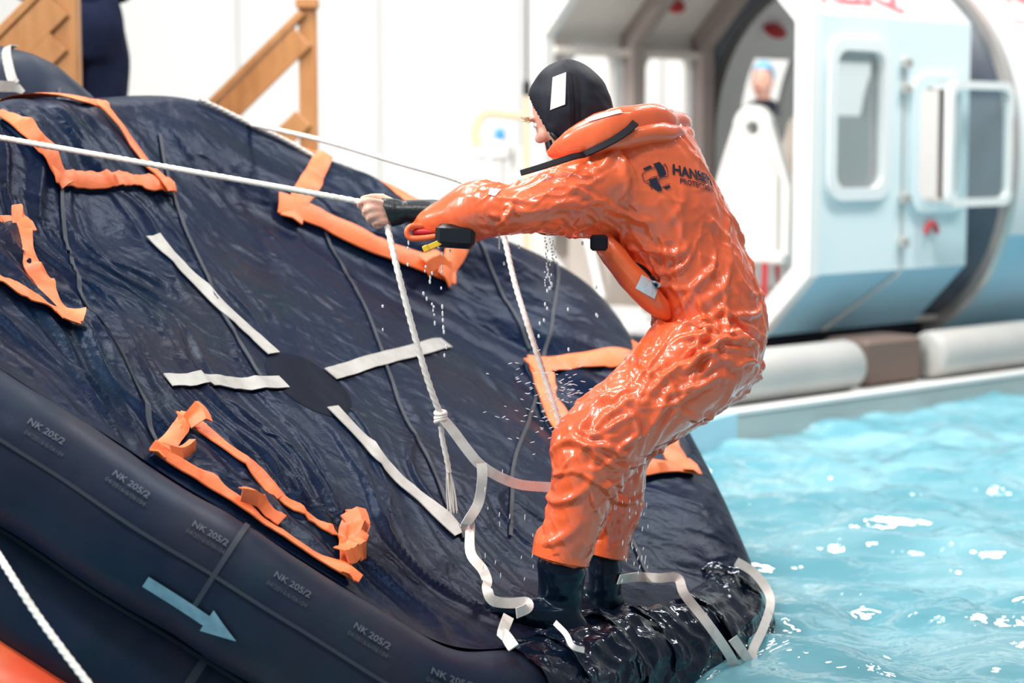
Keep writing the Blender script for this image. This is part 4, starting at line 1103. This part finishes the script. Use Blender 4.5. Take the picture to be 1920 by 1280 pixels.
finger(((718, 404, 5.042), (702, 404, 5.026), (693, 407, 5.034), (693, 414, 5.052), (702, 414, 5.066)), .0096, .0082)
finger(((726, 414, 5.046), (712, 415, 5.032), (704, 418, 5.038), (705, 424, 5.054), (713, 423, 5.066)), .0086, .0074)
finger(((736, 380, 5.085), (716, 371, 5.092), (697, 370, 5.090), (681, 373, 5.080)), .0118, .0092)
# far hand behind the sleeve, same grip
mb.add(*limb2([(975, 368, 976, 412, 5.47, .026), (955, 370, 957, 408, 5.47, .022), (938, 368, 942, 412, 5.47, .022), (926, 374, 930, 404, 5.465, .016)], 4, 20))
for k in range(4): finger(((938, 376 + k * 10, 5.45), (922, 374 + k * 10, 5.435), (912, 378 + k * 10, 5.442), (914, 385 + k * 9, 5.46), (922, 385 + k * 9, 5.47)), .0098 - .0005 * k, .0082)
finger(((945, 374, 5.49), (930, 366, 5.495), (915, 368, 5.485)), .0115, .009)
bv, bf, bn = remesh(*mb.out(), .0042, 3, 0.4)
build('body', bv, bf, M['skin'], pers)
for k in (-1, 1):
    c = Hc + fh * .080 + sh_ * .032 * k + uh * .003
    v, f = ellipsoid(c, fh, sh_, uh, .013, .013, .011, 14, 10); build('eye', v, f, M['label'], pers)
    v, f = ellipsoid(c + fh * .009, fh, sh_, uh, .006, .006, .006, 10, 8); build('iris', v, f, M['black'], pers)
    mb = MB()
    for q in range(26):
        b0 = Hc + fh * .094 + sh_ * (.012 + .036 * random.random()) * k + uh * (.020 + .012 * random.random())
        mb.add(*tube([b0, b0 + fh * .010 + uh * .004 * random.random(), b0 + fh * .018 + uh * random.uniform(-.004, .012) + sh_ * .006 * k], [.0011, .0009, .0004], 5))
    tag(mb.build('eyebrow', M['hair'], pers), kind='stuff')
# fingernails
for (x, y, d) in ((676, 380, 5.026), (684, 396, 5.024), (692, 409, 5.026)):
    v, f = ellipsoid(at(x, y, d + .003), RT, FW, UP, .0055, .003, .0045, 10, 8); build('fingernail', v, f, M['skin'], pers)
# hood
hv, hf = ellipsoid(Hc - fh * .006 + uh * .002, fh, sh_, uh, .112, .093, .136, 140, 100)
rel = hv - Hc; xf = rel @ fh / .112; zf = rel @ uh / .136; yf = rel @ sh_
hv = hv + (rel / np.linalg.norm(rel, axis=1)[:, None]) * (0.003 * fbm(hv * 20, 3, 2))[:, None]
cut = rel @ nrm(.86 * fh - .26 * uh) > .040
keep = [q for q in hf if not np.mean([cut[i] and zf[i] < .62 for i in q]) > .5]
hood = build('hood', hv, keep, M['neoprene'], pers)
sm = hood.modifiers.new('thickness', 'SOLIDIFY'); sm.thickness = .005
ht = bvh(hv, hf)
def decal(name, pix_poly, depth, tree, m, parent, d=FW, off=.003, n=8):
    """four-corner patch draped on a surface"""
    a, b, c, e = [np.array(p, float) for p in pix_poly]; P = []
    for i in range(n):
        for j in range(n):
            u, w_ = i / (n - 1), j / (n - 1); q = a * (1 - u) * (1 - w_) + b * u * (1 - w_) + c * u * w_ + e * (1 - u) * w_
            P.append(at(q[0], q[1], depth))
    top = drape(tree, P, d, off); bot = top + nrm(d) * .004
    v = np.concatenate([top, bot]); f = grid_faces(n, n) + [tuple(n * n + i for i in q) for q in grid_faces(n, n)]
    return build(name, v, f, m, parent)
decal('white_patch', ((1036, 146), (1061, 137), (1059, 199), (1031, 208)), 5.1, ht, M['label'], hood)
for x0_, y0_, x1_, y1_ in ((1066, 134, 1072, 240), (1075, 136, 1082, 238)):
    P = drape(ht, resample([at(x0_, y0_ + 4, 5.1), at((x0_ + x1_) / 2 + 2, (y0_ + y1_) / 2, 5.1), at(x1_, y1_, 5.1)], n=24), FW, .002); v, f = ribbon(P, .010, .003, -FW); build('hood_seam', v, f, M['strap'], hood)
v, f = limb2([(1022, 268, 1034, 262, 5.1, .02), (1026, 284, 1040, 276, 5.1, .03), (1034, 292, 1056, 280, 5.1, .035)]); build('chin_flap', v, f, M['neoprene'], pers)
v, f = tube(resample([at(1034, 250, 5.085), at(1041, 258, 5.08), at(1050, 268, 5.08)], n=8), .006, 10); build('hood_toggle', v, f, M['leather'], pers)
# collar of the suit: folded buoyant pillow
def roll(pts, name, m):
    S = resample([list(at(x, y, d)) + [a, b] for x, y, d, a, b in pts], n=60); P = S[:, :3]
    T = np.gradient(P, axis=0); al = np.linspace(0, 2 * np.pi, 28, endpoint=False); rings = []
    for k in range(len(P)):
        t = nrm(T[k]); u = nrm(UP - t * (UP @ t)); s = np.cross(t, u)
        ca, sa = np.cos(al), np.sin(al)
        rings.append(P[k] + (np.sign(ca) * np.abs(ca) ** .8)[:, None] * u * S[k, 3] + (np.sign(sa) * np.abs(sa) ** .8)[:, None] * s * S[k, 4])
    v, f = loft(rings)
    v = v + np.outer(0.006 * fbm(v * 14, 71, 2), UP) + np.outer(0.006 * fbm(v * 11, 75, 2), RT)
    return build(name, v, f, m, pers), v, f
co, cv, cf = roll([(1034, 290, 5.07, .010, .020), (1062, 276, 5.04, .030, .035), (1105, 256, 5.02, .048, .045), (1160, 240, 5.02, .054, .05), (1215, 228, 5.07, .042, .05), (1250, 226, 5.17, .030, .05), (1262, 230, 5.26, .028, .05), (1225, 222, 5.40, .034, .05), (1150, 228, 5.46, .034, .05), (1080, 255, 5.42, .03, .05), (1050, 275, 5.36, .02, .04)], 'collar', M['suit'])
roll([(1120, 285, 5.03, .012, .03), (1170, 262, 5.02, .024, .05), (1225, 252, 5.06, .028, .055), (1258, 250, 5.15, .026, .05), (1268, 252, 5.24, .024, .05), (1235, 250, 5.36, .02, .05)], 'collar_fold', M['suit'])
ctree = bvh(cv, cf)
decal('reflective_patch', ((1096, 222), (1162, 206), (1166, 213), (1102, 230)), 5.0, ctree, M['silver'], pers)
P = resample([at(976, 325, 4.95), at(1010, 315, 4.945), at(1060, 299, 4.94), (at(1110, 281, 4.945)), at(1150, 262, 4.95), at(1178, 243, 4.955), at(1192, 229, 4.965)], n=50)
Pa = drape(st, P, FW, .006, .3); Pb = drape(ctree, P, FW, .006, .3); da = (Pa - CAM) @ FW; db = (Pb - CAM) @ FW; P = np.where(((db < da) & (np.linalg.norm(Pb - P, axis=1) > 1e-6))[:, None], Pb, Pa)
for _ in range(3): P[1:-1] = (P[:-2] + 2 * P[1:-1] + P[2:]) / 4
P = P - FW * .004
v, f = ribbon(P, np.linspace(.013, .019, 50), .007, -FW + UP * .4); build('collar_strap', v, f, M['strap'], pers)
# front lobe with buckle, zip and tape
v, f = limb2([(1106, 438, 1150, 448, 5.09, .05), (1128, 482, 1188, 486, 5.08, .07), (1162, 535, 1225, 525, 5.08, .07), (1205, 578, 1250, 560, 5.09, .06), (1238, 600, 1258, 590, 5.1, .03)])
v = v + np.outer(0.006 * fbm(v * 14, 5, 2), RT); build('front_lobe', v, f, M['suit_flat'], pers); ft = bvh(v, f)
decal('reflective_patch', ((1204, 514), (1240, 532), (1228, 560), (1192, 540)), 5.0, ft, M['silver'], pers, off=.005)
v, f = obox(at(1123, 455, 4.985), RT, FW, UP, .044, .02, .040, .006); build('buckle', v, f, M['strap'], pers)
P = drape(st, resample([at(1176, 487, 5.0), at(1205, 503, 5.0), at(1236, 530, 5.0)], n=16), FW, .006); P = np.minimum(P, P); v, f = ribbon(P, [.004 + .018 * math.sin(math.pi * k / 15) for k in range(16)], .008, -FW); build('zip', v, f, M['strap'], pers)
# wrist seal, cuff, pouch, pull tab
def dome_cuff(secs, name, m, amp=.002): v, f = limb2(secs, 6, 32); v = v + np.outer(amp * fbm(v * 30, 3, 2), UP); return build(name, v, f, m, pers)
dome_cuff([(719, 374, 736, 420, 5.065, .030), (716, 372, 736, 424, 5.065, .034), (740, 372, 750, 421, 5.065, .034), (757, 376, 762, 416, 5.06, .030), (764, 375, 768, 418, 5.06, .033), (800, 374, 800, 428, 5.06, .035), (830, 375, 820, 432, 5.05, .035)], 'wrist_seal', M['leather'])
P = resample([at(x, y, d) for x, y, d in ((800, 424, 5.015), (772, 424, 5.005), (763, 434, 5.0), (770, 446, 5.0), (795, 446, 4.995), (822, 443, 4.99), (835, 448, 4.99))], n=40)
v, f = tube(P, .0075, 12); build('cuff_lip', v, f, M['suit_flat'], pers)
v, f = limb2([(774, 430, 776, 441, 5.02, .012), (790, 427, 792, 442, 5.015, .014), (815, 430, 815, 440, 5.01, .01)]); build('cuff_lining', v, f, M['red'], pers)
v, f = obox(at(854, 443, 4.985), nrm(RT - UP * .06), FW, nrm(UP + RT * .06), .100, .075, .058, .012); build('sleeve_pouch', v, f, M['leather'], pers)
v, f = obox(at(812, 460, 4.955), nrm(RT * .9 + UP * .4), FW, nrm(UP * .9 - RT * .4), .042, .005, .014, .001); build('pull_tab', v, f, M['yellow'], pers)
v, f = obox(at(798, 466, 4.953), nrm(RT * .9 + UP * .4), FW, nrm(UP * .9 - RT * .4), .014, .008, .017, .002); build('pull_tab', v, f, M['yellow'], pers)
v, f = limb2([(1000, 428, 1002, 434, 5.3, .02), (1020, 426, 1022, 441, 5.3, .035), (1050, 425, 1052, 440, 5.3, .035), (1070, 427, 1071, 433, 5.3, .02)]); build('far_glove', v, f, M['neoprene'], pers)
decal('white_label', ((918, 350), (940, 351), (928, 366), (915, 363)), 4.9, st, M['label'], pers, off=.003)
# emblem and lettering on the back
def crop(p): return [(1180 + x / 10.667, 270 + y / 10.667) for x, y in p]
emb = MB()
def poly_decal(pix, depth=5.0, n=5):
    P = refine(np.array(pix), n); c = P.mean(0); rows = [c + (P - c) * s for s in (0.02, .35, .7, 1.0)]
    Q = np.concatenate(rows); V3 = drape(st, [at(x, y, depth) for x, y in Q], FW, .003)
    emb.add(V3, grid_faces(4, len(P), closed_m=True))
for pl in (((480, 395), (605, 350), (700, 460), (740, 570), (740, 612), (605, 670), (560, 520)), ((390, 715), (545, 660), (572, 760), (655, 935), (570, 950), (420, 830)), ((270, 490), (410, 425), (460, 455), (310, 530)), ((685, 865), (800, 820), (832, 855), (740, 905))): poly_decal(crop(pl))
for lnp in (((250, 610), (360, 520), (480, 475), (540, 480), (590, 620)), ((250, 610), (310, 752), (450, 672), (590, 635)), ((580, 695), (680, 660), (778, 628), (760, 470), (715, 390), (690, 420)), ((578, 690), (625, 860), (690, 850), (810, 790)), ((350, 800), (380, 790), (460, 912))):
    P = drape(st, resample([at(x, y, 5.0) for x, y in crop(lnp)], n=20), FW, .003); emb.add(*ribbon(P, .0016, .001, -FW))
tag(emb.build('emblem', M['ink'], pers), 'dark woven-band emblem on the back')
tn = nrm(.60 * RT - .80 * FW); tex = nrm(.80 * RT + .60 * FW - UP * .16); tey = nrm(np.cross(tn, tex));
if tey @ UP < 0: tey = -tey
def back_text(s, px, py, size, bold):
    tv, tf = text_mesh(s, size, 0, bold); tv = tv - np.array([tv[:, 0].min(), 0, 0])
    h = st.ray_cast(Vector(at(px, py, 4.0)), Vector(nrm(at(px, py, 5) - at(px, py, 4))), 3); o0 = np.array(h[0]) if h[0] is not None else at(px, py, 5.05)
    P = drape(st, np.array([o0 + tex * q[0] + tey * q[1] for q in tv]), -tn, .003, .40)
    build('lettering', P, tf, M['ink'], pers, smooth=False)
back_text('HANSEN', 1260, 318, .036, .0012); back_text('PROTECTION', 1274, 339, .019, .0004)

# ================================================================== ROPES AND WEBBING
def thing_rope(name, pts, r, m, lab, cat='rope', **kw):
    v, f = rope_mesh(pts, r, **kw); return tag(build(name, v, f, m), lab, cat, 'white righting ropes')
ia = np.arange(0, NT); best = None
Pt = tube_pt(ia, np.full(NT, -.2), 0, extra=.012); pr = proj(Pt); cand = [(abs(pr[i, 1] - (258 + .1768 * pr[i, 0])), i) for i in ia if pr[i, 0] < -60]
i0 = min(cand)[1]
hand = [at(672, 378, 5.05), at(690, 388, 5.056), at(710, 402, 5.06), at(724, 420, 5.05)]
thing_rope('righting_rope', [Pt[i0], at(0, 258, pr[i0, 2] + (5.05 - pr[i0, 2]) * (0 - pr[i0, 0]) / (672 - pr[i0, 0])), at(340, 318, pr[i0, 2] + (5.05 - pr[i0, 2]) * (340 - pr[i0, 0]) / (672 - pr[i0, 0]))] + hand + [at(745, 505, 4.99), at(775, 620, 4.99), at(803, 715, 5.0), at(826, 778, 5.02)], .0088, M['rope'], 'taut white rope held in the near hand, running across the raft', pitch=.022)
def edge_depth(x, y, h): a, b = ruv(x, y, h); return float((RC + a * RA + b * RB + h * RN - CAM) @ FW)
thing_rope('righting_rope', [at(462, 231, edge_depth(462, 231, .07)), at(600, 262, 6.2), at(740, 303, 5.85), at(870, 342, 5.58), at(912, 380, 5.46), at(928, 395, 5.455), at(944, 440, 5.44), at(968, 540, 5.34), at(1006, 660, 5.22), at(1046, 782, 5.185), at(1062, 850, 5.185), at(1050, 905, 5.18)], .0085, M['rope'], 'second white rope held behind the sleeve, falling to the knee', pitch=.022)
P = [at(x, y - 3, edge_depth(x, y, .075) - .02) for x, y in ((372, 188), (420, 210), (480, 240), (540, 268), (592, 298))]
thing_rope('grab_rope', P, .008, M['rope'], 'short white rope lying along the far rim of the raft', pitch=.022)
P = [tube_pt(np.array([tuv(-60, 960, 1)[0]]), np.array([tuv(-60, 960, 1)[1]]), 1, extra=.02)[0]] + [at(x, y, d) for x, y, d in ((0, 1045, 4.24), (75, 1160, 4.15), (165, 1280, 4.08), (230, 1360, 4.05))]
thing_rope('grab_rope', P, .0085, M['rope'], 'white rope slanting over the tubes at the bottom left', pitch=.02)
# knot and frayed tail
kn = empty('rope_knot', at(826, 780, 5.02), 'white knot with frayed tail hanging below it', 'knot')
for q in range(3):
    c = at(826, 774 + 7 * q, 5.02); v, f = tube(np.array([c + .011 * (RT * math.cos(a) * 1.1 + FW * math.sin(a)) + UP * .004 * math.sin(a + q) for a in np.linspace(0, 2 * math.pi, 20)]), .006, 10); build('turn', v, f, M['rope'], kn)
v, f = rope_mesh([at(826, 785, 5.02), at(829, 820, 5.03), at(838, 862, 5.04), at(842, 885, 5.045)], .0075, pitch=.022); build('tail', v, f, M['rope'], kn)
for q in range(14):
    a = random.random() * 6.28; r_ = .007
    e_ = (random.uniform(-7, 7), random.uniform(-18, 8))
    P = resample([at(840, 875, 5.045) + r_ * .5 * (RT * math.cos(a) + FW * math.sin(a)), at(845 + e_[0] * .6, 915, 5.05) + r_ * (RT * math.cos(a) + FW * math.sin(a)), at(849 + e_[0], 955 + e_[1], 5.055) + r_ * .9 * (RT * math.cos(a) + FW * math.sin(a))], n=10)
    v, f = tube(P, .0016, 6); build('strand', v, f, M['rope'], kn)
def strap(name, pts, wid, lab, tw=None, nor=-FW):
    S = resample([list(at(*p)) if isinstance(p, tuple) else list(p) for p in pts], step=.012)
    t = None if tw is None else np.interp(np.linspace(0, 1, len(S)), np.linspace(0, 1, len(tw)), tw)
    v, f = ribbon(S, wid, .0028, nor, t); return tag(build(name, v, f, M['web']), lab, 'strap', 'white webbing straps')
strap('webbing_strap', [(828, 782, 5.01), (850, 808, 5.02), (880, 848, 5.03), (902, 872, 5.04), (935, 893, 5.06), (975, 908, 5.10), (1030, 913, 5.17), (1070, 914, 5.19), (1100, 918, 5.195)], .026, 'white strap looping from the knot to behind the knees', [0.6, .3, .1, 0, 0, .2, .4, .6])
strap('webbing_strap', [(903, 868, 5.03), (904, 900, 5.03), (896, 945, 5.04), (872, 985, 5.02), on_floor(858, 1015, .07), on_floor(862, 1065, .06), on_floor(885, 1095, .06), on_floor(896, 1112, .05), on_floor(889, 1138, .045), on_floor(905, 1152, .045), on_floor(935, 1160, .05), on_floor(962, 1163, .06), on_floor(966, 1172, .06), on_floor(948, 1178, .05)], .026, 'white twisted strap dropping from the loop to beside the boots', [0, .3, .1, .8, -.5, .2, 0, .9, -.2, .2, .3, .2, .2])
strap('webbing_strap', [on_floor(930, 1188, .06), on_t(936, 1208), on_t(938, 1228), on_t(945, 1248)], .028, 'short torn strap end below the boots', [0, .4, -.3, .2])
strap('webbing_strap', [on_t(1036, 1205), on_t(1046, 1222), on_t(1056, 1238), on_t(1074, 1243)], .014, 'narrow white strap scrap on the wet wrapping', [0, .3, .2, .5])
strap('webbing_strap', [(1160, 1086, 5.24), on_floor(1185, 1098), on_floor(1215, 1110, .05), on_floor(1240, 1124, .08), on_t(1270, 1150, .06), on_t(1300, 1188), on_t(1330, 1222), on_t(1352, 1250), on_t(1366, 1262)], .026, 'white strap from the far boot over the wet tube', [0, .1, .2, .1, 0, .1, 0, 0, 0])
strap('webbing_strap', [on_t(1368, 1078), on_t(1392, 1096), on_t(1411, 1125), on_t(1414, 1150), on_t(1402, 1185), on_t(1385, 1215), on_t(1366, 1248), on_t(1348, 1262)], .026, 'white strap curving down the rounded end of the raft', [0, 0, .2, .1, 0, 0, 0])
strap('webbing_strap', [on_t(1346, 1206, .052), on_t(1360, 1228, .056), on_t(1378, 1244, .056), on_t(1388, 1240, .052)], .028, 'white strap ends knotted at the water line', [0, .5, .9, .4])

# ================================================================== WATER DROPS
def drops(name, lst, lab):
    mb = MB()
    for (x, y, d, w_, h_, a) in lst:
        c = at(x, y, d); s = d / FPX; ux = nrm(RT * math.cos(a) + UP * math.sin(a)); uy = nrm(UP * math.cos(a) - RT * math.sin(a))
        mb.add(*ellipsoid(c, ux, FW, uy, w_ * s / 2, w_ * s / 2, h_ * s / 2, 8, 6))
    tag(mb.build(name, M['drop']), lab, 'water drops', kind='stuff')
L_ = []
for (x, y, n, dy, sz) in ((1025, 440, 14, 6, 4), (1033, 448, 9, 6, 4), (1040, 452, 9, 5, 3.5), (1024, 500, 8, 5, 4.5), (1032, 515, 6, 5, 5)):
    for k in range(n): L_.append((x + random.uniform(-3, 3), y + k * dy, 5.0, random.uniform(.5, 1) * sz, random.uniform(.8, 1.8) * sz, 0))
for (x, y) in ((1030, 540), (1034, 532), (1026, 545), (1022, 570), (1026, 578), (1012, 606), (1020, 600), (1010, 630), (1118, 538), (1118, 590), (1120, 592), (1066, 655), (1065, 580), (945, 494), (973, 463), (936, 458), (936, 452), (936, 446), (936, 464), (1092, 456), (1091, 440)): L_.append((x, y, 5.0, 4.5, 8, 0.05))
drops('dripping_water', L_, 'falling water drops under the outstretched arm')
L_ = []
for (x, y) in ((765, 466), (765, 455), (764, 496), (797, 508), (799, 500), (830, 476), (828, 510), (829, 500), (828, 540), (793, 550), (718, 574), (718, 618), (810, 570), (812, 582), (815, 590), (816, 604), (815, 606), (829, 575), (830, 588), (831, 600), (832, 614), (832, 622), (834, 666), (836, 650), (822, 462), (838, 460), (845, 470), (806, 520), (810, 512), (807, 528), (800, 560), (814, 575)): L_.append((x + random.uniform(-1, 1), y, 5.0, random.uniform(3, 5), random.uniform(5, 11), .05))
drops('dripping_water', L_, 'water drops falling from the sleeve pouch')
L_ = []
for k in range(150):
    t = random.random(); x = random.gauss(1040, 60); y = 745 + random.gauss(0, 45) + (1060 - x) * .12
    if x > 1120: continue
    a = math.radians(random.choice([-75, -70, -60, 70, 80])) ; L_.append((x, y, 5.0 + random.uniform(-.05, .1), random.uniform(1.2, 2.2), random.uniform(5, 11), a))
for k in range(50):
    x = random.choice([random.uniform(1150, 1215), random.uniform(900, 1000)]); L_.append((x, random.uniform(880, 1090), 4.98, 1.8, random.uniform(6, 12), random.uniform(-.2, .0)))
drops('water_spray', L_, 'fine spray of water streaks in front of the knee')
